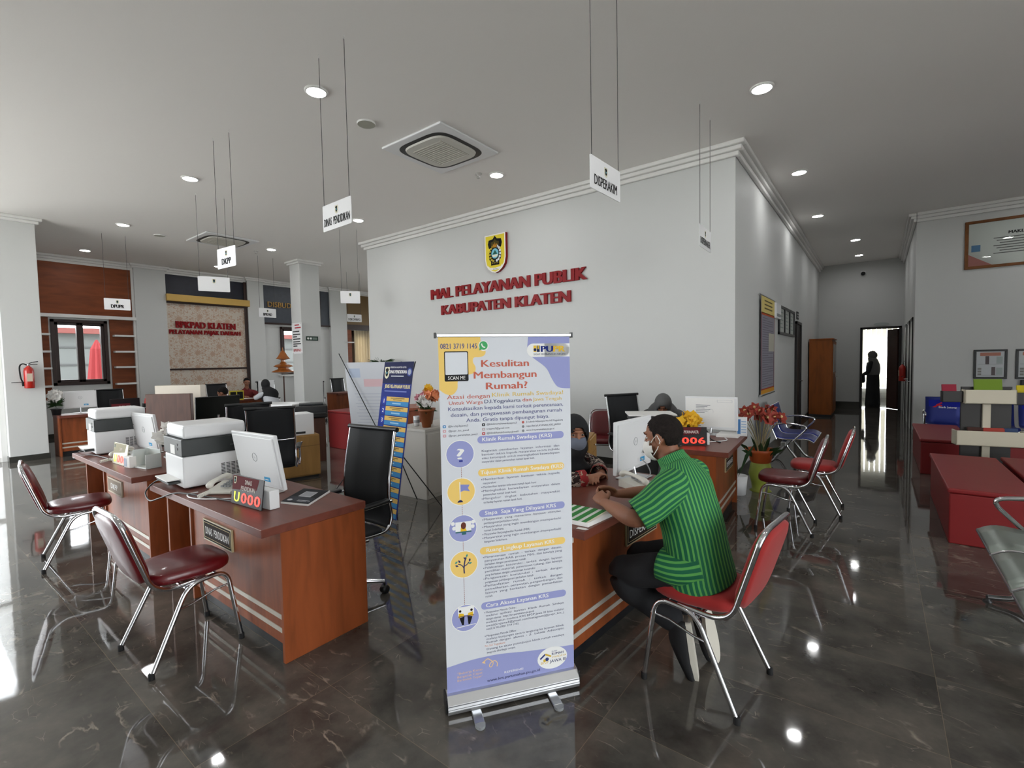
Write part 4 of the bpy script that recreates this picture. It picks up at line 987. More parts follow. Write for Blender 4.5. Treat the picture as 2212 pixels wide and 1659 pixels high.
hang_sign((-12.242, 8.264), (-12.157, 8.64), 3.06, 2.84, 'small far hanging sign on the olive brown panel', 'DISKOMINFO', tw=.36)
hang_sign((-12.156, 2.746), (-12.112, 3.107), 3.005, 2.78, 'white hanging sign reading DPUPR', 'DPUPR', tw=.2)

# ---- lettering and emblem on the block
def wall_letters(name, label, txt, o, u, w, h, m, depth, bold=.06):
    q = MB(); p = Pan(q, o, u, (0, 0, 1)); p.text(txt, 0, 0, h, m, w=w, bold=bold, l=0, depth=depth, res=3)
    return tag(q.build(name), label, 'lettering')
wall_letters('wall_lettering', 'red raised letters MAL PELAYANAN PUBLIK on the white wall', 'MAL PELAYANAN PUBLIK', (-7.04, BY, 2.845), (1, 0, 0), 3.44, .205, REDL, .03)
wall_letters('wall_lettering', 'red raised letters KABUPATEN KLATEN, the lower line on the white wall', 'KABUPATEN KLATEN', (-6.76, BY, 2.527), (1, 0, 0), 2.86, .19, REDL, .03)
em = thing('wall_emblem', 'yellow shield emblem with red edge above the red wall letters', 'emblem', (-5.37, BY, 3.495))
q = MB(); hh = .67; ww = .47
sh = [(-.5, .5), (.5, .5), (.5, -.12), (.45, -.28), (.33, -.39), (.16, -.47), (0, -.5), (-.16, -.47), (-.33, -.39), (-.45, -.28), (-.5, -.12)]
q.prism([(a * ww, b_ * hh) for a, b_ in sh][::-1], .06, REDL, M=Euler((R(90), 0, 0)).to_matrix().to_4x4()); q.build('shield_body', em)
q = MB(); p = Pan(q, (0, -.0605, 0), (1, 0, 0), (0, 0, 1), step=.0006); crest(p, 0, 0, hh, l=0); q.build('shield_face', em)

# ---- panels of the window wall (x = LX, facing +x)
def on_left(x0, y0, z0, y1, z1, d, m, name, label, cat, bevel=.004):
    o = MB().bx(0, 0, 0, d, y1 - y0, z1 - z0, m).build(name, None, loc=(x0, y0, z0), bevel=bevel)
    return tag(o, label, cat)
on_left(LX, 1.5, 2.92, 4.0, 4.14, .03, WOODP, 'wall_panel', 'large brown wood panel above the window with white shelves', 'wall panel')
on_left(LX, 1.5, .84, 2.40, 2.84, .03, WOODP, 'wall_panel', 'brown wood strip on the pillar side of the brown-framed window', 'wall panel')
on_left(LX, 3.52, .84, 4.0, 2.84, .03, WOODP, 'wall_panel', 'brown wood strip with white shelves on the other side of the brown-framed window', 'wall panel')
lt = thing('white_ledge', 'white ledge and upright framing the brown panels by the window', 'shelf', (LX, 1.5, 0))
MB().bx(0, 0, 2.84, .14, 2.55, 2.92, W_TRIM).build('ledge', lt, bevel=.004)
MB().bx(0, 2.5, .0, .1, 2.55, 2.84, W_TRIM).bx(0, 2.5, 2.92, .06, 2.55, 4.15, W_TRIM).build('upright', lt, bevel=.004)
for i, z in enumerate((2.43, 2.03, 1.64, 1.22)):
    nm = ('top', 'second', 'third', 'lowest')[i]
    on_left(LX + .03, 3.57, z - .02, 4.0, z + .025, .17, W_TRIM, 'wall_shelf', '%s white wall shelf between window and white upright' % nm, 'shelf')['group'] = 'small white wall shelves'
    on_left(LX + .03, 1.8, z - .02, 2.40, z + .025, .17, W_TRIM, 'wall_shelf', '%s white wall shelf between pillar and window' % nm, 'shelf')['group'] = 'small white wall shelves'
on_left(LX + .0, 1.9, .84, 3.52, .9, .2, W_TRIM, 'window_ledge', 'white ledge below the brown-framed window', 'shelf')
def batik():
    m = bpy.data.materials.new('batik_pattern'); m.use_nodes = True; nt = m.node_tree; b = nt.nodes['Principled BSDF']; L = nt.links.new
    M_ = lambda op, a, b_=None, c=None: _mn(nt, op, a, b_, c)
    tc = node(nt, 'TexCoord')
    def layer(scale, petals, k, seed):
        mp = node(nt, 'Mapping'); mp.inputs['Location'].default_value = (.5, seed, seed * .7); mp.inputs['Scale'].default_value = (0, 1, 1); L(tc.outputs['Object'], mp.inputs[0])
        v = node(nt, 'TexVoronoi'); v.inputs['Scale'].default_value = scale; v.inputs['Randomness'].default_value = .75; L(mp.outputs[0], v.inputs['Vector'])
        sc = node(nt, 'VectorMath', operation='SCALE'); sc.inputs[3].default_value = 1.0; L(mp.outputs[0], sc.inputs[0])
        d = node(nt, 'VectorMath', operation='SUBTRACT'); L(sc.outputs[0], d.inputs[0]); L(v.outputs['Position'], d.inputs[1])
        sp = node(nt, 'SeparateXYZ'); L(d.outputs[0], sp.inputs[0])
        ang = M_('ARCTAN2', sp.outputs[2], sp.outputs[1]); r = M_('SQRT', M_('ADD', M_('MULTIPLY', sp.outputs[1], sp.outputs[1]), M_('MULTIPLY', sp.outputs[2], sp.outputs[2])))
        pet = M_('MULTIPLY_ADD', M_('ABSOLUTE', M_('SINE', M_('MULTIPLY', ang, petals))), .55, .45)
        q = M_('DIVIDE', r, M_('MULTIPLY', pet, k / scale))
        ring = M_('ABSOLUTE', M_('SUBTRACT', M_('FRACT', M_('MULTIPLY', q, 1.6)), .5))
        line = M_('LESS_THAN', ring, .14); fill = M_('LESS_THAN', q, .38)
        return M_('MULTIPLY', M_('MAXIMUM', line, fill), M_('LESS_THAN', q, 1.05))
    a = layer(2.3, 5, .52, .3); c = layer(4.6, 3, .42, 1.7)
    n2 = node(nt, 'TexNoise'); n2.inputs['Scale'].default_value = 6; n2.inputs['Distortion'].default_value = 2.5; L(tc.outputs['Object'], n2.inputs['Vector'])
    scr = M_('LESS_THAN', M_('ABSOLUTE', M_('SUBTRACT', M_('FRACT', M_('MULTIPLY', n2.outputs['Fac'], 9.0)), .5)), .07)
    mk = M_('MULTIPLY', M_('MAXIMUM', M_('MAXIMUM', a, c), M_('MULTIPLY', scr, .6)), .62)
    x = node(nt, 'Mix', data_type='RGBA'); L(mk, x.inputs[0]); x.inputs[6].default_value = lin('cbc2b5'); x.inputs[7].default_value = lin('ab7a55'); L(x.outputs[2], b.inputs['Base Color']); b.inputs['Roughness'].default_value = .6
    return m
def _mn(nt, op, a, b_=None, c=None):
    n = node(nt, 'Math', operation=op)
    for i, v in enumerate((a, b_, c)):
        if v is None: continue
        if isinstance(v, (int, float)): n.inputs[i].default_value = v
        else: nt.links.new(v, n.inputs[i])
    return n.outputs[0]
BATIK = batik()
bt = thing('batik_panel', 'beige floral batik wall panel with dark wood frame and gold band', 'wall panel', (LX, 4.74, 0))
MB().bx(0, 0, 0, .06, 2.02, 3.4, BATIK).build('batik_board', bt)
MB().bx(0, 2.02, 0, .1, 2.1, 4.15, BROWNF).bx(0, 0, 1.53, .09, 2.02, 1.58, BROWNF).bx(0, 0, 3.36, .12, 2.1, 3.41, BROWNF).build('wood_frame', bt, bevel=.004)
MB().bx(0, -.01, 3.41, .2, 2.14, 3.60, GOLDB).build('gold_band', bt, bevel=.012)
NAVYP = mat('navy_tile_panel', '1c1f2c', rough=.5, vary=.5, vscale=6)
MB().bx(0, 0, 3.60, .05, 2.02, 4.14, NAVYP).build('navy_strip', bt)
wall_letters('wall_lettering', 'red raised letters BPKPAD KLATEN on the batik panel', 'BPKPAD KLATEN', (LX + .06, 4.95, 2.70), (0, 1, 0), 1.52, .19, REDL, .035)
wall_letters('wall_lettering', 'red raised letters PELAYANAN PAJAK DAERAH, lower line on the batik panel', 'PELAYANAN PAJAK DAERAH', (LX + .06, 4.79, 2.53), (0, 1, 0), 1.82, .125, REDL, .03)
SLATE = mat('slate_panel', '41464f', rough=.5, vary=.25, vscale=9)
sp = thing('slate_panel', 'dark slate wall panel carrying the gold letters DISBUD', 'wall panel', (LX, 7.33, 2.92))
MB().bx(0, 0, .05, .06, 2.28, 1.22, SLATE).build('panel', sp); MB().bx(0, -.02, 0, .1, 2.28, .05, BROWNF).bx(0, 1.9, .05, .09, 1.94, 1.22, BROWNF).build('wood_trim', sp)
wall_letters('wall_lettering', 'gold letters DISBUD on the slate panel', 'DISBUD', (LX + .06, 7.47, 3.47), (0, 1, 0), .76, .17, mat('gold_letters', 'b98f4c', rough=.35, metal=.4), .03, bold=.0)
OLIVE = mat('olive_brown_panel', '6b5126', rough=.5)
sp = thing('olive_panel', 'olive brown wall panel above the far curtained window', 'wall panel', (LX, 10.27, 0))
MB().bx(0, 0, 3.05, .06, 2.0, 4.14, OLIVE).build('panel', sp); MB().bx(0, 0, 2.86, .1, 2.0, 3.05, BROWNF).bx(0, 0, 0.9, .08, .2, 2.86, WOODP).build('wood_trim', sp)
on_left(LX + .08, 10.27, 2.38, 10.5, 2.42, .12, W_TRIM, 'wall_shelf', 'tiny white shelf beside the far curtained window', 'shelf')
cu = MB(); n = 60
vs = [(LX + .11 + .02 * math.sin(i * 1.05), 10.55 + 1.2 * i / n, z) for z in (.95, 2.84) for i in range(n + 1)]
cu.add(vs, [(i, i + 1, n + 2 + i, n + 1 + i) for i in range(n)], translucent('cream_curtain', 'e3d6bc'), smooth=True)
o = tag(cu.build('curtain'), 'cream vertical blind at the far window', 'curtain'); q = o.modifiers.new('t', 'SOLIDIFY'); q.thickness = .004
# office beyond the corridor: pale blind
cu = MB()
for i in range(16): cu.bx(-1.85 + i * .15, 21.86, .4, -1.85 + i * .15 + .125, 21.87, 2.7, translucent('blind_fabric', 'efece2'))
tag(cu.build('vertical_blind'), 'white vertical blind glowing in the room behind the corridor door', 'blind')

# ---- notices on the square pillar
nt_ = thing('notice_board', 'white acrylic notice of red and black lines ending BPKPAD on the square pillar', 'sign', (-12.24, 6.58, 1.9))
q = MB(); q.bx(0, -.012, 0, .49, -.006, .8, SIGNW)
p = Pan(q, (0, -.0125, 0), (1, 0, 0), (0, 0, 1), step=.001)
for i, (y, w, c) in enumerate(((.73, .22, 'b03038'), (.66, .3, 'b03038'), (.565, .32, '3a3a3c'), (.49, .36, '3a3a3c'), (.43, .2, '3a3a3c'), (.37, .36, '3a3a3c'), (.30, .34, '3a3a3c'), (.245, .38, '3a3a3c'), (.19, .2, '3a3a3c'))): p.rect(.05 + (.1 if i < 2 else 0), y, w, .028, ink(c), 1)
p.text('BPKPAD', .06, .06, .075, ink('b03038'), w=.36, bold=.04, l=1)
q.build('board', nt_)
q = MB()
for x in (.03, .46):
    for z in (.02, .78): q.lathe([(.012, 0), (.012, .02), (.001, .021)], STEEL, n=10, M=mx((x, 0, z), (R(90), 0, 0)), caps=False)
q.build('standoff', nt_)
gs = thing('exit_sign', 'small dark green notice on the aisle side of the square pillar', 'sign', (-11.775, 6.69, 2.24))
q = MB(); q.bx(0, 0, 0, .012, .33, .11, mat('green_sign', '1d3a2c', rough=.4)); p = Pan(q, (.0125, 0, 0), (0, 1, 0), (0, 0, 1), step=.001)
p.circ(.05, .055, .028, INKW, 1, n=14); p.rect(.1, .03, .05, .05, INKW, 1); p.rect(.17, .06, .13, .015, ink('b9c4bc'), 1); p.rect(.17, .035, .13, .012, ink('b9c4bc'), 1); q.build('plate', gs)

# ---- corridor wall
sc = thing('wall_scroll', 'tall wall scroll with yellow head and grey text hanging in the corridor', 'poster', (BX1, 8.22, 1.0))
q = MB(); q.bx(.03, 0, 0, .034, 1.17, 1.55, ink('8f8c96')); p = Pan(q, (.0345, 0, 0), (0, 1, 0), (0, 0, 1), step=.0012)
p.rect(0, 1.28, 1.17, .27, ink('d9c67a'), 1); p.rect(0, 1.25, 1.17, .04, ink('b8552e'), 1); p.rect(0, 0, 1.17, .07, ink('c98f2e'), 1); p.rect(0, .07, 1.17, .02, ink('a0402e'), 1); p.rect(0, .07, .04, 1.2, ink('7a3b3f'), 1); p.rect(1.13, .07, .04, 1.2, ink('7a3b3f'), 1)
for i in range(3): p.rect(.25, 1.47 - i * .06, .7, .022, ink('6a5c34'), 2)
for i in range(30): p.rect(.1, 1.2 - i * .037, .93 if i % 4 else .5, .01, ink('6f6b78'), 2)
p.rect(.62, .68, .5, .3, ink('b9b6a8'), 3)
q.build('sheet', sc); q = MB()
q.tube([(.03, -.12, 1.55), (.03, 1.22, 1.55)], .012, STEEL); q.tube([(.03, -.04, -.01), (.03, 1.2, -.01)], .018, STEEL); q.build('rod', sc)
bx_ = thing('wall_box', 'small white box on the corridor wall between scroll and triple frame', 'box', (BX1, 9.5, 2.27)); MB().bx(0, 0, 0, .05, .5, .26, WHITEP).build('casing', bx_, bevel=.006); MB().bx(.05, .05, .03, .054, .45, .08, GREYP).build('label_strip', bx_)
FR_B = mat('black_frame', '17191a', rough=.35)
tf = thing('triple_frame', 'black triple picture frame on the corridor wall', 'picture frame', (BX1, 9.98, 2.0))
q = MB()
q.bx(0, 0, 0, .035, 2.0, .05, FR_B); q.bx(0, 0, .49, .035, 2.0, .54, FR_B)
for y in (0, .64, 1.29, 1.93): q.bx(0, y, 0, .035, y + .07, .54, FR_B)
q.build('frame', tf, bevel=.004)
for i, y in enumerate((.07, .71, 1.36)):
    q = MB(); q.bx(0, y, .05, .012, y + .57, .49, ink('b4b8b2')); p = Pan(q, (.0125, y, .05), (0, 1, 0), (0, 0, 1), step=.001)
    for k in range(5): p.rect(.08, .08 + k * .07, .4 - .1 * (k % 2), .02, ink('8a948f'), 1)
    q.build('print', tf)
dp = thing('door_plate', 'small dark plate above the corridor door on the block side', 'sign', (BX1, 12.45, 2.42)); q = MB(); q.bx(0, 0, 0, .015, .3, .17, ink('3a3c3c')); Pan(q, (.0155, 0, 0), (0, 1, 0), (0, 0, 1), step=.001).rect(.03, .1, .24, .03, ink('a0a2a0'), 1).rect(.03, .04, .24, .03, ink('a0a2a0'), 1); q.build('plate', dp)
dp = thing('door_plate', 'pale oval plate above the door at the corridor end', 'sign', (-.12, EY - .02, 2.4)); q = MB(); Pan(q, (0, 0, 0), (1, 0, 0), (0, 0, 1)).circ(.18, .06, .18, ink('aeb4b2'), 0, ry=.05); o = q.build('plate', dp); o.modifiers.new('t', 'SOLIDIFY').thickness = .015

# ---- right hand wall: big framed charter and two small frames (facing -y)
def framed(name, label, x0, z0, x1, z1, m, bw, fill, fn=None):
    t = thing(name, label, 'picture frame', (x0, 12.3, z0)); w, h = x1 - x0, z1 - z0
    q = MB(); q.bx(0, -.035, 0, w, 0, bw, m); q.bx(0, -.035, h - bw, w, 0, h, m); q.bx(0, -.035, bw, bw, 0, h - bw, m); q.bx(w - bw, -.035, bw, w, 0, h - bw, m); q.build('frame', t, bevel=.005)
    q = MB(); q.bx(bw, -.015, bw, w - bw, -.005, h - bw, fill); p = Pan(q, (bw, -.0155, bw), (1, 0, 0), (0, 0, 1), step=.0012)
    if fn: fn(p, w - 2 * bw, h - 2 * bw)
    q.build('print', t)
    q = MB(); q.bx(bw, -.022, bw, w - bw, -.020, h - bw, GLASS); q.build('glazing', t)
def charter(p, w, h):
    p.poly([(0, 0), (.32, 0), (0, .22)], ink('b87870'), 1); p.rect(.04, .26, .12, .12, ink('5f8ab0'), 1)
    p.circ(w * .5, h * .86, .06, ink('5a5a48'), 1); p.text('MAKLUMAT PELAYANAN', w / 2, h * .68, .055, INKB, w=.86, al='C', bold=.04, l=2)
    for i in range(7): p.rect(w / 2 - .62 + .04 * (i % 3), h * .60 - i * .045, 1.24 - .08 * (i % 3), .014, ink('5c5e5c'), 2)
framed('framed_charter', 'large wood framed charter MAKLUMAT PELAYANAN high on the far wall by the corridor', 1.25, 3.13, 3.25, 4.0, WOODF, .05, ink('c9cec8'), charter)
def leafl(p, w, h):
    p.rect(.05, h - .08, w - .1, .06, ink('c07a64'), 1)
    for i in range(2): p.rect(.02, .03 + i * .2, w - .04, .005, ink('8d9195'), 1); p.rect(w * (.38 + .22 * (1 - i)) - .02, .03 + i * .2, .05, .15, ink('55474a'), 2); p.rect(w * .72, .04 + i * .2, .08, .13, ink('aeb8b6'), 2)
    for i in range(3): p.rect(.02, .03 + i * .05, .05, .035, ink('8c8a84'), 2)
framed('small_frame', 'small black framed leaflet above the brochure stand, the one wholly in view', 1.41, 1.11, 1.85, 1.645, FR_B, .035, ink('cfd2d4'), leafl)
framed('small_frame', 'small black framed leaflet cut by the picture edge, next to the other leaflet', 1.955, 1.11, 2.4, 1.645, FR_B, .035, ink('cfd2d4'), leafl)
bbx = thing('black_box', 'black box on the wall at the picture edge above the seats', 'box', (2.02, 12.3, 1.45 - .5)); MB().bx(0, -.1, 0, .25, 0, .14, BLACK).build('casing', bbx, bevel=.008); MB().bx(.03, -.103, .03, .1, -.1, .06, GREYP).build('label_strip', bbx)

# ---- x-banners
XP = mat('black_rod', '121214', rough=.4)
def xb_frame(t, w, h, lean, over=0.0):
    """sheet in x 0..w, leaning back along +y; hub and rods behind, two rear legs."""
    def P(x, z, y=.0): return (x, y + z * math.sin(lean), z * math.cos(lean))
    hub = V(P(w * .5, h * .46, .05))
    for a in ((-.004, h + .02), (w + .004 + over * .45, h + .02 + over), (.0, .02), (w, .02)):
        MB().tube([hub, P(a[0], a[1], .01)], .006, XP, n=8).build('rod', t)
    for x in (.06, w - .02): MB().tube([hub, (x, .6, .01)], .006, XP, n=8).build('rear_leg', t)
    MB().ell(hub, (.028, .028, .032), XP, 12, 8).build('hub', t)
xa = thing('x_banner', 'dark blue banner with yellow and blue numbered bars on a black rod stand', 'banner', (-4.386, 3.125, 0), math.atan2(-.06, .553))
lean = R(9.5); w_, h_ = .556, 1.62
q = MB(); p = Pan(q, (0, 0, .02), (1, 0, 0), (0, math.sin(lean), math.cos(lean)), step=.0006)
p.rect(0, 0, w_, h_, ink('1f2f7c'), 0); q.add([p.P(0, 0, -4), p.P(0, h_, -4), p.P(w_, h_, -4), p.P(w_, 0, -4)], [(0, 1, 2, 3)], ink('c8ccd6'))
p.rect(0, h_ - .235, w_, .235, ink('1a1f47'), 1)
crest(p, .07, h_ - .12, .13, l=2, small=True); p.circ(w_ - .06, h_ - .11, .045, ink('3c4a8c'), 2); p.circ(w_ - .06, h_ - .11, .03, ink('9fa6b8'), 3)
p.text('PEMERINTAH KABUPATEN KLATEN', w_ / 2, h_ - .068, .018, INKW, w=.3, al='C', l=2); p.text('DINAS PENDIDIKAN', w_ / 2, h_ - .125, .036, INKW, w=.33, al='C', bold=.03, l=2); p.rect(w_ / 2 - .12, h_ - .16, .24, .01, ink('b9bdc8'), 2)
p.text('JENIS PELAYANAN PUBLIK', w_ / 2 + .02, h_ - .285, .04, ink('e8d9a4'), w=.48, al='C', bold=.03, l=2); p.rect(.06, h_ - .325, .42, .012, ink('6f7ab8'), 2)
Y0 = h_ - .375
for i in range(12):
    y = Y0 - i * .1035
    if y < .1: break
    p.rect(.12, y - .05, w_ - .14, .046, ink('dcb766'), 2); p.rect(.12, y - .098, w_ - .14, .046, ink('3f86bc'), 2)
    p.rect(.2, y - .022, .26, .008, ink('7a6434'), 3); p.rect(.25, y - .038, .16, .008, ink('7a6434'), 3); p.rect(.24, y - .08, .16, .013, ink('9cc4dc'), 3)
    p.circ(.075, y - .05, .046, ink('26389a'), 2)
    if i < 9: p.text(str(i + 1), .075, y - .073, .046, INKW, al='C', bold=.03, l=3)
q.build('printed_sheet', xa)
xb_frame(xa, w_, h_, lean)
xw = thing('x_banner', 'white banner seen from behind with crossed black rods beside the blue banner', 'banner', (-4.9, 4.2, 0), R(205))
q = MB(); w2, h2 = .8, 1.62; lean = R(8)
p = Pan(q, (0, 0, .02), (1, 0, 0), (0, math.sin(lean), math.cos(lean)), step=.0006)
p.rect(0, 0, w2, h2, ink('d2d5dc'), 0)
bp = Pan(q, (w2, .004, .02), (-1, 0, 0), (0, math.sin(lean), math.cos(lean)), step=.0006); bp.rect(0, 0, w2, h2, ink('cdd0d6'), 0)
bp.rect(.25, h2 - .32, .5, .1, ink('d9b8bd'), 1); bp.rect(.05, h2 - .2, .16, .12, ink('b4c0d4'), 1)
for i in range(26): bp.rect(.1 + .02 * (i % 3), h2 - .42 - i * .043, .55 - .12 * (i % 4 == 3), .009, ink('b7bbc8'), 1)
q.build('printed_sheet', xw)
xb_frame(xw, w2, h2, lean, .12)
# ---- brochure stand among the red tables
bs = thing('brochure_stand', 'black and cream tiered brochure stand between the low red tables', 'stand', (1.0, 7.72, 0), R(10))
DKB = mat('charcoal_board', '2c2a28', rough=.55); CRB = mat('cream_tray', 'c4bda8', rough=.5)
MB().bx(-.22, .0, .1, .22, .03, 1.2, DKB).build('back_panel', bs, bevel=.004)
MB().bx(-.035, -.03, .02, .035, 0, 1.0, CRB).build('centre_post', bs, bevel=.004)
MB().bx(-.3, -.15, 0, .3, .2, .03, DKB).build('base', bs, bevel=.006)
def tray(x0, x1, z0, z1, y0, m):
    q = MB(); q.bx(x0, y0, z0, x1, y0 + .012, z1, m); q.bx(x0, y0, z0, x1, 0, z0 + .012, m); q.bx(x0, y0, z0, x0 + .012, 0, z1, m); q.bx(x1 - .012, y0, z0, x1, 0, z1, m); return q.build('tray', bs, bevel=.003)
tray(-.22, .22, 1.01, 1.17, -.12, CRB); tray(-.3, .3, .53, .70, -.16, CRB); tray(-.41, -.225, 1.02, 1.15, -.08, DKB); tray(.225, .40, 1.0, 1.14, -.08, DKB)
for i, (x, z, w, c, lab) in enumerate(((-.34, 1.04, .13, '8e2c3c', 'red brochure in the side tray of the stand'), (.0, 1.1, .24, '6f8a2e', 'green brochures in the top tray of the stand'), (.31, 1.03, .13, 'c4b02a', 'yellow brochure in the right side tray of the stand'), (.06, .62, .2, 'a8443a', 'orange red leaflet lying in the lower tray of the stand'), (-.1, .62, .14, '4a2f2a', 'dark leaflet lying in the lower tray of the stand'), (.2, .62, .12, '3a4a6a', 'blue leaflet lying in the lower tray of the stand'))):
    M_ = bs.matrix_basis if False else None
    b_ = MB().bx(-w / 2, -.012, 0, w / 2, .012, .18 if z > 1 else .1, ink(c)); b_.bx(-w / 2 + .008, -.0125, .012, w / 2 - .008, .0125, .16 if z > 1 else .09, ink(c))
    o = b_.build('brochure', None, loc=(1.0 + x * math.cos(R(10)) + .05 * math.sin(R(10)), 7.72 + x * math.sin(R(10)) - .05 * math.cos(R(10)), z + .01), rot=(R(-10), 0, R(10)))
    tag(o, lab, 'brochure', 'brochures in the stand')
# ================================================================== EQUIPMENT AND SMALL THINGS
def printer(label, loc, rz, grp='white multifunction printers'):
    """origin: centre of base. +x side is the broad grille side, -y the narrow side with the paper slot."""
    t = thing('printer', label, 'printer', loc, rz, grp); hx, hy = .2, .205
    MB().bx(-hx, -hy, .012, hx, hy, .228, WHITEP).build('body', t, bevel=.012, seg=3)
    DKG = mat('printer_charcoal', '262b2a', rough=.4)
    MB().bx(-hx - .004, -hy - .004, .228, hx + .004, hy + .004, .347, DKG).build('scanner_band', t, bevel=.006)
    MB().bx(-hx + .02, -hy + .01, .347, hx, hy, .443, WHITEP).build('document_feeder', t, bevel=.022, seg=3)
    q = MB()
    for i in range(4):
        for k in range(9): q.bx(hx - .001, .03 + i * .033, .06 + k * .0105, hx + .002, .056 + i * .033, .065 + k * .0105, BLACK)
    q.build('vent_grille', t)
    q = MB(); q.bx(hx + .003, .09, .272, hx + .03, .2, .28, DGREY); q.build('panel_catch', t, bevel=.002)
    q = MB(); q.bx(-.04, -hy - .006, .236, .06, -hy - .003, .3, PAPER)
    for z in (.27, .30): q.bx(.09, -hy - .007, z, .125, -hy - .003, z + .016, BLACK)
    q.build('port_panel', t)
    q = MB(); q.bx(-.15, -hy - .08, .062, .12, -hy, .07, PAPER); q.bx(-.16, -hy - .07, .04, .13, -hy, .055, DKG); q.build('paper_tray', t, bevel=.002)
    MB().bx(-hx - .03, -hy + .02, .30, -hx, hy - .1, .40, DGREY).build('side_lever', t, bevel=.008)
    for x in (-.15, .15):
        for y in (-.15, .15): MB().lathe([(.014, 0), (.014, .013)], RUBBER, n=10, c=(x, y, 0)).build('rubber_foot', t)
    return t
pr = printer('white and black printer on the DINAS PENDIDIKAN desk, the larger of the two', (-3.945, 1.425, .761), R(-3))
dup(pr, (-6.215, 1.435, .761), R(-3), 'white and black printer on the DKPP desk, the further of the two')
def monitor(label, c, yaw, tilt, screen_y=1, W=.54, H=.36, z0=.76, dark=False, sticker=True, grp='all-in-one computers', zb=.79):
    """c = bottom centre of the panel; the back faces -y, the screen +y."""
    t = thing('desktop_monitor' if dark else 'all_in_one_computer', label, 'computer', (c[0], c[1], z0 + .001), yaw, grp)
    b = c[2] - z0; rt = mx((0, 0, b), (tilt, 0, 0))
    wm = BLACK if dark else WHITEP
    q = MB(); q.bx(-W / 2, -.012, 0, W / 2, .012, H, wm, M=rt); q.build('panel', t, bevel=.006)
    q = MB(); q.bx(-W / 2 + .008, .0125, .03 if not dark else .012, W / 2 - .008, .0135, H - .01, SCREEN, M=rt); q.build('screen', t)
    q = MB(); q.bx(-W / 2 + .02, -.02, .02, W / 2 - .02, -.012, H - .02, wm, M=rt); q.build('back_shell', t, bevel=.014)
    if not dark:
        q = MB(); q.tube([(0.028 * math.cos(R(a)), -.0205, .2 + .028 * math.sin(R(a))) for a in range(0, 360, 20)], .0016, GREYP, n=6, closed=True, M=rt)
        p = Pan(q, tuple(rt @ V((-.02, -.0208, .19))), (1, 0, 0), tuple((rt.to_3x3() @ V((0, 0, 1)))), step=.0003); p.text('hp', .02, .004, .018, ink('b9bbbf'), al='C', l=1); q.build('back_emblem', t)
    if sticker: q = MB(); q.bx(W / 2 - .2, -.0215, .045, W / 2 - .13, -.0203, .075, ink('4aa0d0'), M=rt); q.bx(W / 2 - .19, -.0219, .055, W / 2 - .15, -.0213, .06, INKW, M=rt); q.build('blue_sticker', t)
    q = MB(); q.tube([(0, .02, b + .06), (0, .0, b - .01), (0, -.01, .008)], [.014, .012, .012], ALU, n=10, flat=2.0); q.build('neck', t)
    q = MB(); q.bx(-.11, -.1, 0, .11, .08, .008, ALU); q.build('base', t, bevel=.003)
    return t
monitor('white all-in-one computer seen from behind on the DINAS PENDIDIKAN desk', (-3.237, 1.501, .811), R(2.7), R(9))
monitor('white all-in-one computer on the DKPP desk beside the further printer', (-5.76, 1.58, .80), R(3.6), R(7))
monitor('white all-in-one computer between the masked woman and the man in green', (-1.372, 3.19, .821), R(86.7), R(1))
monitor('white all-in-one computer with a printed sheet on its back, by the lettered wall', (-1.44, 5.46, .815), R(2), R(4))
monitor('white all-in-one computer on the far desk below the window, seen from behind', (-12.3, 2.3, .86), R(93), R(2), W=.5, H=.33)
monitor('dark monitor facing the camera behind the two printers', (-7.285, 2.8, .879), R(-91), R(-5), dark=True, sticker=False, W=.56, H=.32)
monitor('white monitor behind the woman in black at the far desk', (-13.2, 6.3, .85), R(100), R(2), W=.46, H=.36, sticker=False)
monitor('white computer on the far desk with pink flowers', (-13.0, 9.05, .83), R(95), R(2), W=.5, H=.32, sticker=False)
def sheet_on(parent_label, o, u, v, w, h):
    q = MB(); p = Pan(q, o, u, v, step=.0006); p.rect(0, 0, w, h, PAPER, 0)
    p.rect(w * .66, h * .86, w * .3, h * .08, ink('b8bac0'), 1); p.rect(w * .665, h * .865, w * .29, h * .07, PAPER, 2)
    for i in range(6): p.rect(w * .22, h * .74 - i * .016, w * (.3 - .06 * (i % 3)), .005, ink('7a7c84'), 2)
    o = q.build('paper_sheet'); m = o.modifiers.new('t', 'SOLIDIFY'); m.thickness = .001; return tag(o, parent_label, 'paper')
sheet_on('white printed sheet taped to the back of the computer by the lettered wall', (-1.70, 5.425, .85), (1, .035, 0), (0, -.06, 1), .5, .31)

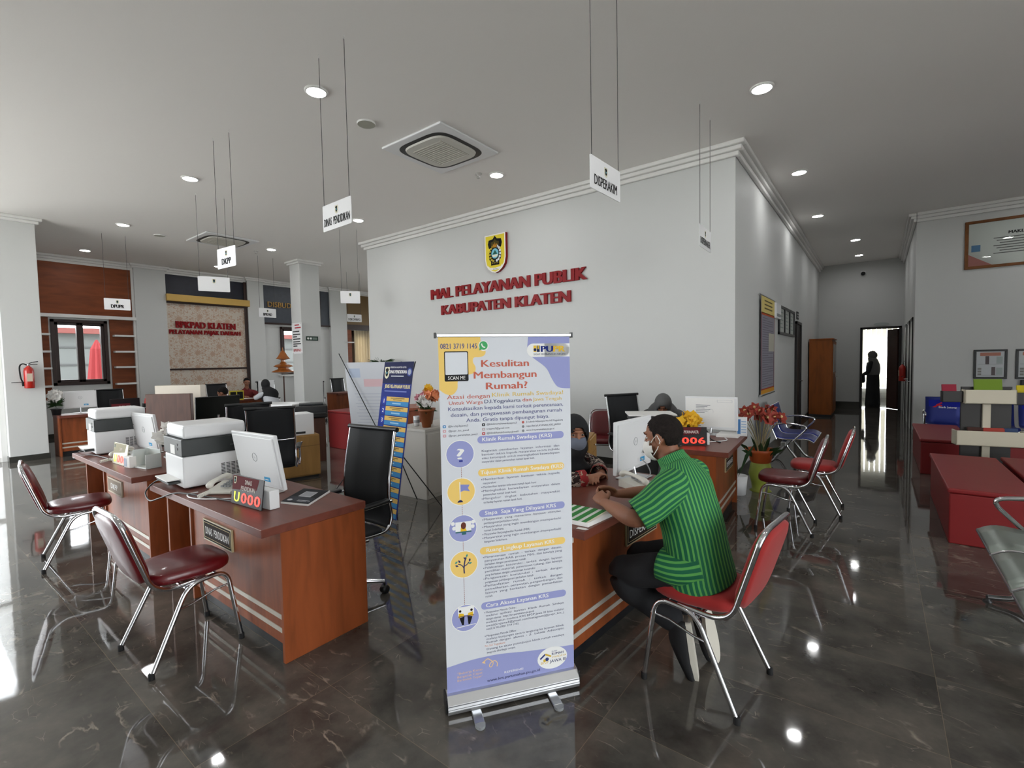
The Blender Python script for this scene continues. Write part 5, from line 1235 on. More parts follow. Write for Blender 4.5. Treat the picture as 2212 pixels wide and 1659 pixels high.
def queue_display(label, loc, rz, l1, l2, let, num, pale=False, wide=.345, h=.175):
    t = thing('queue_display', label, 'queue display', loc, rz, 'LED queue displays')
    body = mat('display_pale', 'b9b296', rough=.3) if pale else mat('display_black', '1b1416', rough=.45, spec=.25)
    q = MB(); q.bx(-wide / 2, -.006, 0, wide / 2, 0, h, body, M=mx((0, 0, 0), (R(-8), 0, 0))); 
    q.build('face_plate', t, bevel=.002)
    q = MB(); p = Pan(q, (-wide / 2, -.0065, 0), (1, 0, 0), (0, math.sin(R(8)), math.cos(R(8))), step=.0006)
    p.poly([(0.002, h * .48), (wide * .8, h * .62), (wide * .86, h - .003), (.002, h - .003)], ink('5e1f24' if not pale else 'a59f86'), 0)
    crest(p, .03, h * .82, .045, l=1, small=True)
    p.text(l1, wide / 2 + .01, h * (.74 if l2 else .66), .028, ink('ddd3cd'), al='C', maxw=wide * .76, bold=.02, l=2, sx=.7)
    if l2: p.text(l2, wide / 2 + .01, h * .52, .028, ink('ddd3cd'), al='C', maxw=wide * .7, bold=.02, l=2, sx=.7)
    p.text(let, wide * .10, h * .1, h * .36, GREENL, w=wide * .17, bold=.025, l=2)
    for i, c in enumerate(num): p.text(c, wide * (.34 + .215 * i), h * .1, h * .36, REDLED, w=wide * .17, bold=.025, l=2)
    q.build('led_digits', t)
    MB().bx(wide / 2 - .14, .03, 0, wide / 2 + .03, .09, .11, WHITEP).build('power_box', t, bevel=.004)
    MB().bx(-.02, 0, .0, .02, .09, .012, WHITEP).build('bracket', t, bevel=.002)
    return t
queue_display('black LED queue display reading DINAS PENDIDIKAN U000', (-3.0, 1.285, .761), R(3.9), 'DINAS', 'PENDIDIKAN', 'U', '000')
queue_display('LED queue display reading DISPERINAKER V006', (-1.44, 4.66, .761), R(28), 'DISPERINAKER', '', 'V', '006')
queue_display('pale washed out queue display leaning on the DKPP desk', (-5.28, 1.225, .761), R(2.4), 'DKPP', '', 'U', '000', pale=True, h=.185)

def desk_phone(label, loc, rz):
    t = thing('telephone', label, 'telephone', loc, rz, 'white desk telephones')
    q = MB(); q.prism([(-.1, 0), (.1, 0), (.1, .05), (-.1, .018)], .17, OFFW, M=Matrix.Translation((0, 0, 0)) @ Euler((R(90), 0, R(90))).to_matrix().to_4x4()); q.build('base', t, bevel=.008)
    q = MB()
    for i in range(4):
        for k in range(3): q.bx(.075 + k * .022, -.05 + i * .03, .028 + .0 + (-.05 + i * .03 + .1) * .16, .09 + k * .022, -.032 + i * .03, .04 + (-.05 + i * .03 + .1) * .16, GREYP)
    q.build('keypad', t)
    q = MB(); q.limb([(.035, -.1, .062, .024, .02), (.035, -.075, .075, .02, .016), (.035, 0, .088, .014, .011), (.035, .075, .09, .02, .016), (.035, .1, .078, .024, .02)], OFFW, n=14, k=4); q.build('handset', t)
    q = MB(); pts = [(.035 + .012 * math.cos(i * 1.3), -.11 - .0025 * (i % 40), .02 + .012 * math.sin(i * 1.3)) for i in range(60)]; q.tube(pts, .003, OFFW, n=6); q.build('coil_cord', t)
    return t
desk_phone('white desk telephone between the printer and the queue display', (-3.57, 1.33, .761), R(35))
desk_phone('white desk telephone by the elbow of the man in green', (-1.26, 2.88, .761), R(70))
def cable(label, pts, r=.005, m=BLACK, name='cable'):
    q = MB(); q.tube(cr(pts, 6), r, m, n=8); return tag(q.build(name), label, 'cable')
cable('black cable looping over the desk edge from the larger printer', [(-3.98, 1.2, .80), (-4.12, 1.16, .79), (-4.15, 1.1, .72), (-4.0, 1.08, .685), (-3.86, 1.1, .72), (-3.7, 1.15, .768), (-3.45, 1.22, .768), (-3.2, 1.27, .768), (-3.05, 1.32, .768)])
cable('thin black cable hanging between the two printers', [(-4.12, 1.42, .98), (-4.3, 1.40, .96), (-4.36, 1.36, .86), (-4.22, 1.3, .772), (-4.15, 1.24, .765)], .004)
cable('white cable curled in front of the near telephone', [(-3.6, 1.24, .768), (-3.6, 1.18, .766), (-3.5, 1.16, .766), (-3.38, 1.2, .766), (-3.25, 1.3, .766)], .0045, WHITEP)
cable('black cable hanging off the corner of the DKPP desk', [(-6.3, 1.22, .79), (-6.42, 1.17, .77), (-6.4, 1.12, .72), (-6.25, 1.14, .74), (-6.1, 1.2, .767), (-5.7, 1.24, .767)], .005)
cable('black cable arching beside the computer of the masked woman', [(-1.33, 3.28, .93), (-1.28, 3.3, .95), (-1.22, 3.28, .93), (-1.2, 3.25, .85), (-1.2, 3.2, .768)], .006)
cable('thin grey cable below the computer of the masked woman', [(-1.33, 3.22, .9), (-1.27, 3.2, .86), (-1.24, 3.17, .8), (-1.3, 3.1, .767), (-1.33, 3.02, .78)], .004, GREYP)
cable('black and white cable bundle on the desk by the lettered wall', [(-1.5, 5.3, .84), (-1.42, 5.22, .83), (-1.36, 5.1, .78), (-1.3, 5.02, .766), (-1.22, 4.95, .766)], .006)
cable('white cable crossing the desk behind the DISPERINAKER display', [(-1.4, 4.85, .766), (-1.3, 4.95, .766), (-1.2, 5.1, .766), (-1.25, 5.25, .766)], .005, WHITEP)

def flat_item(name, label, cat, pts, z, h, m, fn=None, gm=None):
    t = thing(name, label, cat, (pts[0][0], pts[0][1], z))
    q = MB(); q.prism([(x - pts[0][0], y - pts[0][1]) for x, y in pts], h, m); q.build('pages' if fn else 'body', t)
    if fn:
        u = V((pts[1][0] - pts[0][0], pts[1][1] - pts[0][1], 0)); v = V((pts[3][0] - pts[0][0], pts[3][1] - pts[0][1], 0))
        q = MB(); p = Pan(q, (0, 0, h + .0005), u, v); p.v = v.normalized(); p.n = V((0, 0, 1)); fn(p, u.length, v.length); q.build('cover', t)
    return t
def cov1(p, w, h):
    p.rect(.0, .0, w, h, ink('26282c'), 0); p.rect(.012, .02, w - .02, .1, ink('3a3d44'), 1); p.rect(w * .27, h * .42, w * .46, h * .38, ink('c3c4c8'), 2); p.rect(w * .31, h * .46, w * .38, h * .3, ink('a6a8ae'), 3)
    p.circ(.04, .05, .018, ink('c9cbd0'), 2); p.rect(.1, .05, .09, .008, ink('d0d2d6'), 2); p.rect(.1, .035, .07, .006, ink('d0d2d6'), 2)
flat_item('leaflet_stand', 'black leaflet holder lying on the DINAS PENDIDIKAN desk corner', 'leaflet', [(-2.887, 1.434), (-2.69, 1.50), (-2.86, 1.75), (-3.06, 1.68)], .761, .012, PAPER, cov1)
def cov2(p, w, h):
    p.rect(0, 0, w, h, ink('dfe2dc'), 0)
    for i in range(5): p.poly([(w * .0 + i * w * .21, 0), (w * .13 + i * w * .21, 0), (w * .13 + i * w * .21 - .0, h), (i * w * .21, h)], ink('3f8a48'), 1)
    p.rect(w - .012, 0, .012, h, ink('e9e5d0'), 2)
flat_item('folder', 'green and white striped folder on the desk corner beside the roll-up banner', 'folder', [(-1.39, 2.1), (-1.145, 2.105), (-1.12, 2.33), (-1.39, 2.335)], .761, .022, PAPER, cov2)
flat_item('paper_stack', 'white paper on the far desk of the two people', 'paper', [(-13.0, 5.45), (-13.25, 5.45), (-13.25, 5.9), (-13.0, 5.9)], .761, .006, PAPER)
flat_item('paper_stack', 'white papers on the desk under the window-side computer', 'paper', [(-12.0, 2.35), (-12.2, 2.35), (-12.2, 2.8), (-12.0, 2.8)], .761, .01, PAPER)
flat_item('open_book', 'stack of white papers at the edge of the DISPERINAKER desk', 'paper', [(-1.35, 5.3), (-1.14, 5.32), (-1.16, 5.6), (-1.37, 5.58)], .761, .025, PAPER)
bb = thing('sanitizer_carton', 'white and blue upright carton beside the computer at the lettered wall', 'carton', (-1.14, 5.5, .761), R(10))
q = MB(); q.bx(-.05, -.03, 0, .05, .03, .2, WHITEP); p = Pan(q, (-.05, -.0305, 0), (1, 0, 0), (0, 0, 1), step=.0006); p.rect(.008, .02, .03, .16, ink('4a7ab0'), 1); 
for i in range(5): p.rect(.045, .04 + i * .028, .045, .008, ink('7fa6cc'), 1)
q.build('carton', bb, bevel=.002)
sb = thing('soap_dispenser', 'small clear pump bottle behind the DISPERINAKER display', 'bottle', (-1.66, 4.72, .761)); MB().lathe([(.03, 0), (.032, .01), (.03, .12), (.012, .14)], WHITEP, n=16).build('bottle', sb); MB().lathe([(.012, .14), (.012, .17), (.004, .172), (.004, .19)], WHITEP, n=10).bx(-.03, -.006, .188, .01, .006, .2, WHITEP).build('pump', sb)
# things on the DKPP desk
cb = thing('clear_card_box', 'clear acrylic box with coloured cards on the DKPP desk', 'box', (-4.93, 1.33, .761), R(10))
CLEAR = mat('frosted_acrylic', 'cdd3d0', rough=.2)
q = MB(); q.bx(-.1, -.06, 0, .1, .06, .012, CLEAR); q.bx(-.1, -.06, .012, -.094, .06, .15, CLEAR); q.bx(.094, -.06, .012, .1, .06, .12, CLEAR); q.bx(-.094, .054, .012, .094, .06, .15, CLEAR); q.build('box', cb, bevel=.002)
for i, (c, x) in enumerate((('c8a23a', -.03), ('b8402e', .01), ('7a7f4a', .045))): tag(MB().bx(-.02, -.008, 0, .02, .008, .075, ink(c)).build('card_pack', None, loc=(-4.93 + x, 1.34, .7735), rot=(0, 0, R(10 + 8 * i))), '%s card pack inside the clear box on the DKPP desk' % ('yellow', 'red', 'olive')[i], 'card pack', 'cards in the clear box')
np_ = thing('note_block', 'white note block right beside the pale queue display', 'note block', (-5.06, 1.24, .761), R(6)); MB().bx(-.055, -.02, 0, .055, .03, .095, PAPER).build('block', np_, bevel=.003); MB().bx(-.05, -.022, .01, .0, -.02, .08, ink('b9c3d4')).build('label_strip', np_)
desk_phone('white telephone half hidden between the further printer and the pale display', (-5.62, 1.30, .761), R(30))
def blossom(q, c, r, m, n=5, seed=0, up=(0, 0, 1)):
    rnd = random.Random(seed); ax = V((rnd.uniform(-1, 1), rnd.uniform(-1, .2), rnd.uniform(-.2, 1))).normalized(); a0 = ax.orthogonal().normalized(); b0 = ax.cross(a0)
    c = V(c)
    for k in range(n):
        a = 2 * math.pi * k / n; d = a0 * math.cos(a) + b0 * math.sin(a); s = a0 * -math.sin(a) + b0 * math.cos(a)
        q.add([c, c + d * r * .5 + s * r * .42 + ax * r * .12, c + d * r + ax * r * .3, c + d * r * .5 - s * r * .42 + ax * r * .12], [(0, 1, 2), (0, 2, 3)], m, smooth=True)
def leaf(q, a, b_, w, m, droop=.0):
    a = V(a); b_ = V(b_); d = b_ - a; s = d.cross(V((.3, .2, 1))).normalized() * w; mid = a + d * .5 + V((0, 0, droop))
    q.add([a, mid + s, b_, mid - s], [(0, 1, 2), (0, 2, 3)], m)
def bouquet(label, loc, pot, specs, h, seed=1, stems=8, leaves=10, spread=.13, pot_name='pot', group=None, name='flower_pot'):
    t = thing(name, label, 'potted flowers', loc, 0, group); rnd = random.Random(seed)
    pot(t); q = MB(); l = MB(); heads = {}
    for i in range(stems):
        a = rnd.uniform(0, 6.28); r = rnd.uniform(.1, 1) * spread; x, y, z = r * math.cos(a), r * math.sin(a), h + rnd.uniform(-.5, .35) * spread
        q.tube(cr([(0, 0, h * .4), (x * .4, y * .4, h * .75), (x, y, z)], 4), .0025, LEAF, n=5)
    q.build('stem', t)
    for i in range(leaves):
        a = rnd.uniform(0, 6.28); leaf(l, (0, 0, h * .5), (spread * 1.1 * math.cos(a), spread * 1.1 * math.sin(a), h * .62 + rnd.uniform(-.08, .12)), .022, LEAF, .03)
    l.build('leaves', t)
    for nm, m, cx, cy, cz, rr, n, br in specs:
        f = MB()
        for i in range(n):
            d = V((rnd.gauss(0, 1), rnd.gauss(0, 1), rnd.gauss(0, 1))).normalized() * rr * rnd.uniform(.75, 1)
            blossom(f, (cx + d.x, cy + d.y, cz + d.z * .8), br, m, 5, seed * 100 + i)
        f.build(nm, t)
    return t
def pot_cone(r0, r1, h, m, rim=True):
    def f(t):
        MB().lathe([(.001, 0), (r0, 0), (r1, h * .88), (r1 + .012, h * .88), (r1 + .014, h), (r1 - .004, h), (r1 - .006, h * .9), (.001, h * .9)], m, n=24, caps=False).build('pot', t)
    return f
bouquet('brown pot with white, pink and orange flowers on the white cabinet', (-4.3, 3.93, .831), pot_cone(.05, .085, .22, TERRA), [('white_blossom', WPET, .0, -.02, .31, .085, 46, .035), ('orange_blossom', OPET, .08, .02, .38, .07, 26, .05), ('pink_blossom', PPET, -.1, .02, .34, .07, 24, .04), ('yellow_blossom', YPET, .02, .02, .46, .035, 10, .045)], .36, 3)
bouquet('second brown pot with pink flowers half hidden behind the blue banner', (-4.5, 4.15, .831), pot_cone(.045, .075, .2, TERRA), [('pink_blossom', PPET, 0, 0, .34, .09, 40, .04), ('yellow_blossom', YPET, .03, 0, .42, .03, 8, .035)], .33, 4)
wv = thing('white_cup', 'white cup on the white cabinet beside the flower pots', 'cup', (-4.5, 3.95, .831)); MB().lathe([(.001, 0), (.03, 0), (.038, .12), (.035, .12), (.028, .008), (.001, .008)], WHITEP, n=20, caps=False).build('cup', wv); MB().lathe([(.0385, .04), (.0393, .05), (.0393, .07), (.0385, .075)], GREYP, n=20, caps=False).build('sleeve', wv)
ch_ = thing('card_holder', 'dark card holder beside the flower pot on the white cabinet', 'card holder', (-4.2, 4.25, .831), R(10)); MB().prism([(0, 0), (.07, 0), (.03, .09), (.02, .09)], .12, DGREY, M=Euler((R(90), 0, 0)).to_matrix().to_4x4()).build('holder', ch_); MB().bx(.045, -.11, .01, .05, -.01, .06, ink('8a8c92')).build('card', ch_)
bouquet('white orchids in a white pot on the DKPP desk', (-4.78, 1.5, .761), pot_cone(.075, .08, .09, WHITEP), [('white_blossom', WPET, -.06, 0, .25, .12, 30, .055)], .25, 5, stems=5, spread=.12)
bouquet('white flowers with dark leaves on the far desk beside the extinguisher pillar', (-12.2, 1.94, .761), pot_cone(.06, .075, .12, DGREY), [('white_blossom', WPET, 0, 0, .36, .11, 36, .055)], .34, 6, leaves=26, spread=.12)
bouquet('yellow flowers just above the head of the man in green', (-1.5, 4.87, .761), pot_cone(.035, .05, .1, TERRA), [('yellow_blossom', YPET, 0, 0, .2, .1, 36, .055)], .2, 7)
bouquet('pink flowers on the far desk behind the square pillar', (-12.45, 8.75, .761), pot_cone(.05, .06, .12, DGREY), [('pink_blossom', PPET, .02, .05, .45, .12, 30, .07), ('pink_blossom', PPET, -.05, -.08, .28, .1, 24, .06)], .42, 8)
bouquet('hanging green plant behind the crossed banner rods', (-8.2, 6.3, 1.4), lambda t: (MB().bx(-.15, -.15, -1.4, .15, .15, -.02, WOODP).build('plinth', t, bevel=.004), MB().lathe([(.001, -.02), (.08, -.02), (.1, .12), (.001, .12)], DGREY, n=16, caps=False).build('pot', t)), [], .3, 9, leaves=90, spread=.26)
# tall paper flower vase by the waiting seats
fv = thing('flower_vase', 'tall orange and green vase of rust coloured paper flowers beside the DISPERINAKER desk', 'flower vase', (-1.1, 6.3, 0))
MB().lathe([(.001, 0), (.12, 0), (.09, .02), (.1, .1), (.13, .2), (.11, .32), (.1, .34)], mat('vase_green', '8f9a3c', rough=.4), n=28, caps=False).build('vase_body', fv)
MB().lathe([(.1, .34), (.115, .36), (.13, .45), (.17, .5), (.165, .5), (.12, .45), (.09, .36)], mat('vase_orange', 'b4521e', rough=.45), n=28, caps=False).build('vase_neck', fv)
q = MB(); rnd = random.Random(3); hd = MB(); hy = MB()
for i in range(13):
    a = i * 2.4; r = .06 + .2 * (i / 13) ** .5; x, y, z = r * math.cos(a), r * math.sin(a), .98 - .16 * (i / 13) + rnd.uniform(-.03, .03)
    q.tube(cr([(0, 0, .42), (x * .45, y * .45, .7), (x, y, z)], 5), .005, mat('pale_stem', '9a8f6a', rough=.6), n=6)
    for k in range(3): blossom(hd, (x, y, z + .01 * k), .085 - .012 * k, RPET, 6, i * 7 + k)
    hy.ell((x, y, z + .02), (.02, .02, .02), mat('cream_bud', 'd9c48a', rough=.6), 8, 6)
q.build('stem', fv); hd.build('paper_blossom', fv); hy.build('blossom_centre', fv)
q = MB()
for i in range(7):
    a = i * .9 + 2.2; leaf(q, (.05 * math.cos(a), .05 * math.sin(a), .36), (.26 * math.cos(a), .26 * math.sin(a), .62 - .06 * (i % 3)), .03, LEAF, .06)
q.build('leaves', fv)
pl = thing('potted_plant', 'green strap leaved plant in a white pot beside the tall flower vase', 'plant', (-1.28, 6.0, 0))
MB().lathe([(.001, 0), (.08, 0), (.1, .22), (.085, .22), (.07, .02), (.001, .18)], WHITEP, n=20, caps=False).build('pot', pl)
q = MB()
for i in range(9):
    a = i * 2.1; leaf(q, (0, 0, .2), (.18 * math.cos(a), .18 * math.sin(a), .62 + .04 * (i % 3)), .022, LEAF, .05)
q.build('leaves', pl)
# white box, black printer, trays behind
pcse = thing('computer_case', 'white computer case on the light oak pedestal', 'computer case', (-6.62, 3.55, .611), R(75))
MB().bx(-.22, -.12, 0, .22, .24, .3, WHITEP).build('case', pcse, bevel=.006); q = MB(); q.bx(-.1, -.124, .02, .1, -.12, .05, BLACK); q.lathe([(.012, 0), (.012, .004)], GREYP, n=12, M=mx((-.17, -.12, .16), (R(90), 0, 0))); q.lathe([(.008, 0), (.008, .004)], GREYP, n=12, M=mx((-.17, -.12, .11), (R(90), 0, 0))); q.build('front_slot', pcse)
bp_ = thing('black_printer', 'black printer with open trays behind the office chair', 'printer', (-7.6, 4.35, 0), R(60))
MB().bx(-.22, -.2, .0, .22, .2, .72, WOODD).build('stand', bp_, bevel=.004); MB().bx(-.26, -.22, .725, .26, .22, .93, BLACK).build('body', bp_, bevel=.02); MB().bx(-.24, -.36, .80, .24, -.2, .82, BLACK).build('tray', bp_, bevel=.006); MB().bx(-.18, -.1, .935, .2, .2, .96, DGREY).build('lid', bp_, bevel=.008)
wt = thing('white_table', 'white topped side table behind the black office chair, with dark edge', 'table', (-8.95, 4.45, 0), R(30))
MB().bx(-.55, -.3, .86, .5, .3, .9, WHITEP).build('top', wt, bevel=.006); MB().bx(.2, -.28, 0, .48, .28, .855, DGREY).build('side', wt, bevel=.004); MB().bx(-.5, -.28, 0, -.46, .28, .855, DGREY).build('panel', wt)
wr = thing('white_tray', 'white paper tray on black shelving in front of the office chair by the wall', 'tray', (-1.99, 5.08, .0), R(30))
MB().bx(-.24, -.18, .99, .26, .2, 1.005, PAPER).build('paper', wr); MB().bx(-.22, -.17, .93, .24, .19, .985, BLACK).build('tray_body', wr, bevel=.004); MB().bx(-.2, -.15, 0, .2, .15, .925, DGREY).build('cabinet', wr, bevel=.004)
kd = thing('name_display', 'dark desk display with red text at the far window desk', 'display', (-12.1, 2.95, .761), R(88)); MB().bx(-.24, -.004, 0, .24, .03, .24, mat('display_black', '1b1416', rough=.45, spec=.25)).build('face_plate', kd, bevel=.003); q = MB(); Pan(q, (-.24, -.0045, 0), (1, 0, 0), (0, 0, 1), step=.001).rect(.02, .02, .3, .12, ink('5e1f24'), 1).text('DPUPR', .24, .05, .05, ink('d8c8c0'), al='C', l=3); q.build('printed_face', kd)
hs = thing('pen_holder', 'black pen holder with a red item at the far window desk', 'pen holder', (-12.05, 3.27, .761)); MB().bx(-.05, -.04, 0, .05, .04, .12, BLACK).build('cup', hs, bevel=.004); MB().tube([(0, 0, .1), (.02, .01, .22)], .018, ink('b8302e'), n=10).build('red_marker', hs)
ot = thing('file_tray', 'dark file tray at the end of the far window desk', 'tray', (-12.15, 3.42, .761), R(90)); MB().bx(-.02, -.12, 0, .2, .12, .05, BROWNF).build('tray', ot, bevel=.003); MB().bx(0, -.1, .05, .18, .1, .065, PAPER).build('paper', ot)
yf = thing('photo_stand', 'yellow framed double card stand on the far desk of the two people', 'stand', (-12.75, 5.35, .761), R(80)); q = MB(); q.bx(-.16, 0, 0, .16, .012, .24, ink('b8a83a')); p = Pan(q, (-.16, -.0005, 0), (1, 0, 0), (0, 0, 1), step=.001); p.rect(.02, .03, .13, .18, INKB, 1); p.rect(.17, .03, .13, .18, INKB, 1); q.build('frame', yf); MB().bx(-.1, .012, 0, .1, .08, .01, BLACK).build('foot', yf)
bk = thing('black_backpack', 'black backpack hanging at the far brown desk behind the pillar', 'bag', (-12.56, 8.9, .3)); MB().limb([(0, 0, 0, .1, .16), (0, 0, .2, .11, .17), (0, 0, .34, .06, .1)], CLOTHK, n=14, up=(1, 0, 0)).build('body', bk); MB().tube([(.0, -.05, .38), (-.12, 0, .43), (.0, .05, .38)], .008, CLOTHK).build('strap', bk)
# tiered standing lamp in the back
la = thing('tiered_lamp', 'orange tiered roof-shaped standing lamp in front of the far window', 'lamp', (-13.6, 7.0, 0))
MB().lathe([(.14, 0), (.14, .03), (.02, .05), (.018, 1.3)], WOODD, n=18).build('stand', la)
AMB = mat('amber_wood', 'a8622a', rough=.3, coat=.4)
MB().lathe([(.02, 1.36), (.34, 1.42), (.3, 1.45), (.16, 1.5), (.14, 1.54), (.28, 1.58), (.22, 1.62), (.1, 1.66), (.05, 1.72), (.05, 1.76), (.2, 1.8), (.14, 1.86), (.07, 1.98), (.02, 2.04), (.012, 2.12), (.001, 2.13)], AMB, n=8, smooth=False, caps=False).build('tiered_shade', la)
MB().ell((0, 0, 1.53), (.06, .06, .04), mat('lamp_glow', 'ffc070', emit=4)).build('bulb', la)
# fire extinguishers
def extinguisher(label, loc, rz):
    t = thing('fire_extinguisher', label, 'fire extinguisher', loc, rz)
    MB().lathe([(.001, 0), (.062, 0), (.068, .012), (.068, .3), (.06, .34), (.035, .375), (.02, .385), (.018, .4)], EXTRED, n=28, caps=False).build('cylinder', t)
    q = MB(); q.lathe([(.016, .395), (.02, .4), (.02, .43), (.012, .435)], STEEL, n=14); q.tube([(-.0, 0, .43), (-.02, .05, .455), (-.03, .13, .47)], .007, BLACKM, n=8); q.tube([(0, 0, .41), (-.01, .06, .42), (-.02, .12, .42)], .006, BLACKM, n=8); q.build('valve_lever', t)
    q = MB(); q.tube(cr([(0, -.02, .41), (0, -.07, .43), (0, -.11, .38), (0, -.105, .2), (0, -.08, .1)], 5), .011, RUBBER, n=10); q.tube([(0, -.085, .11), (0, -.075, .04)], [.013, .018], RUBBER, n=10); q.build('hose', t)
    q = MB(); q.bx(.045, -.035, .12, .0695, .035, .26, ink('c9b9a6')); q.build('label_patch', t)
    q = MB(); q.tube([(-.02 + .075 * math.cos(R(a)), .075 * math.sin(R(a)), .11) for a in range(-90, 91, 15)], .005, BLACKM, n=6); q.bx(-.078, -.05, .08, -.066, .05, .36, BLACKM); q.tube([(-.0, .07, .115), (-.02, -.22, .105)], .006, BLACKM, n=6); q.build('wall_bracket', t)
extinguisher('red fire extinguisher hung on the white pillar at the window side', (-11.92, 1.57, 1.29), 0)
extinguisher('red fire extinguisher hung in the corridor beside the doors', (.46, 14.7, .95), R(180))
# ================================================================== PEOPLE
def head_shapes(q, M, skin, female=False):
    """face towards +y, z up, origin at head centre, height about .235."""
    s = .94 if female else 1.0
    q.ell((0, -.012 * s, .03 * s), (.076 * s, .096 * s, .088 * s), skin, 22, 16, M=M)
    q.limb([(0, .012, .02, .066, .07), (0, .026, -.045, .058, .06), (0, .04, -.088, .036, .04)], skin, n=18, k=4, M=M, up=(0, 1, 0))
    q.limb([(0, .088, .022, .009, .008), (0, .1, -.002, .012, .012), (0, .098, -.022, .017, .014)], skin, n=10, k=3, M=M, up=(0, 1, 0))
    q.limb([(-.045, .068, .038, .012, .008), (0, .088, .04, .014, .009), (.045, .068, .038, .012, .008)], skin, n=10, k=3, M=M)
    for x in (-1, 1):
        q.ell((x * .035, .058, -.012), (.026, .026, .024), skin, 12, 8, M=M)
        q.ell((x * .076 * s, -.012, .0), (.009, .02, .031), skin, 12, 10, M=M, rot=(R(8), 0, x * R(-18)))
        q.ell((x * .078 * s, -.008, -.026), (.008, .011, .012), skin, 10, 8, M=M)
    q.limb([(-.02, .083, -.054, .006, .006), (0, .091, -.053, .008, .008), (.02, .083, -.054, .006, .006)], skin, n=8, k=3, M=M)
def face_bits(parent, M):
    for x in (-1, 1):
        q = MB(); q.ell((x * .033, .0725, .014), (.012, .009, .006), EYEW, 12, 8, M=M); q.ell((x * .033, .0785, .014), (.0078, .0035, .0064), EYEB, 10, 8, M=M); q.build('eye', parent)
        q = MB(); q.limb([(x * .014, .087, .036, .003, .004), (x * .034, .085, .043, .003, .005), (x * .054, .071, .036, .002, .003)], HAIRB, n=8, k=3, M=M); q.build('eyebrow', parent)
def hand_shapes(q, wrist, d, back, side, skin, curl=40, spread=4, s=1.0):
    """wrist point, finger direction d, back-of-hand normal, side=+1 thumb on d x back side."""
    d = V(d).normalized(); b = (V(back) - d * V(back).dot(d)).normalized(); x = d.cross(b) * side
    w = V(wrist)
    P = lambda a, c, e: w + x * a * s + d * c * s + b * e * s
    k0 = P(0, .0, 0); k1 = P(.0, .045, .002); k2 = P(0, .085, 0)
    q.limb([tuple(k0) + (.026 * s, .019 * s), tuple(k1) + (.038 * s, .016 * s), tuple(k2) + (.04 * s, .012 * s)], skin, n=14, k=4, up=tuple(b))
    for i, (off, ln, r) in enumerate(((.03, .07, .0088), (.0105, .079, .0092), (-.0095, .073, .0088), (-.028, .058, .0078))):
        p = P(off, .083, .0); a = R(spread * (1.5 - i)); dd = (d * math.cos(a) + x * math.sin(a)); bb = b.copy(); pts = [p]; ang = 0
        for j, f in enumerate((.45, .32, .23)):
            ang += R(curl * (.75, 1.0, .8)[j] * (1 + .08 * i)); v = dd * math.cos(ang) - bb * math.sin(ang); p = p + v * ln * f * s; pts.append(p)
        q.limb([tuple(v) + (r * s * (1.06 - .11 * j),) for j, v in enumerate(pts)], skin, n=10, k=3)
    t0 = P(.03, .022, -.004); t1 = t0 + (x * .55 + d * .75 - b * .25).normalized() * .036 * s; t2 = t1 + (x * .15 + d * .9 - b * .35).normalized() * .03 * s; t3 = t2 + (d * .9 - x * .15 - b * .4).normalized() * .024 * s
    q.limb([tuple(t0) + (.0135 * s,), tuple(t1) + (.0112 * s,), tuple(t2) + (.0102 * s,), tuple(t3) + (.0085 * s,)], skin, n=10, k=3)
def shell(q, M, c, r, m, keep, nu=40, nv=28):
    t = MB(); t.ell(c, r, m, nu, nv)
    fs = [f for f in t.f if keep(sum((V(t.v[i]) for i in f), V()) / len(f))]
    q.add(t.v, fs, m, smooth=True, M=M)
def solid(o, t): k = o.modifiers.new('t', 'SOLIDIFY'); k.thickness = t; k.offset = 1; return o
def short_hair(parent, M, m=HAIRB, bald=False):
    q = MB(); rnd = random.Random(5)
    def keep(p):
        j = rnd.uniform(-.007, .007)
        if p.y > .045: return p.z > .088 + j
        if p.y > .012: return p.z > .03 + (p.y - .012) * 1.5 + j
        if p.y > -.004: return p.z > -.012 + j
        if p.y > -.035: return p.z > .012 + j
        return p.z > -.048 + j
    shell(q, M, (0, -.013, .031), (.077, .097, .089), m, keep, 64, 44)
    return solid(q.build('hair', parent), .0018)
def face_mask(parent, M, m, loops=True):
    q = MB()
    shell(q, M, (0, .02, -.045), (.0735, .1, .074), m, lambda p: p.y > .045 and p.z < .0 and p.z > -.108, 36, 26)
    o = solid(q.build('face_mask', parent), .004)
    if loops:
        for x in (-1, 1):
            q = MB(); q.tube([M @ V(p) for p in ((x * .066, .04, -.012), (x * .079, .012, .008), (x * .084, -.012, .02), (x * .084, -.022, -.012), (x * .076, .006, -.048), (x * .06, .045, -.078))], .0022, m, n=6); q.build('ear_loop', o)
    return o
def hijab(parent, M, m, body=None):
    """hood with an oval face opening, then a cape over neck and shoulders; body: keys of the drape in parent space."""
    q = MB()
    shell(q, M, (0, -.012, .012), (.098, .118, .128), m, lambda p: not (p.y > .028 and (p.x / .062) ** 2 + ((p.z + .02) / .088) ** 2 < 1) , 44, 34)
    q.limb([tuple(M @ V((0, .01, -.085))) + (.09, .095)] + body, m, n=26, k=5, up=tuple(M.to_3x3() @ V((0, 1, 0))))
    return solid(q.build('hijab', parent), .005)
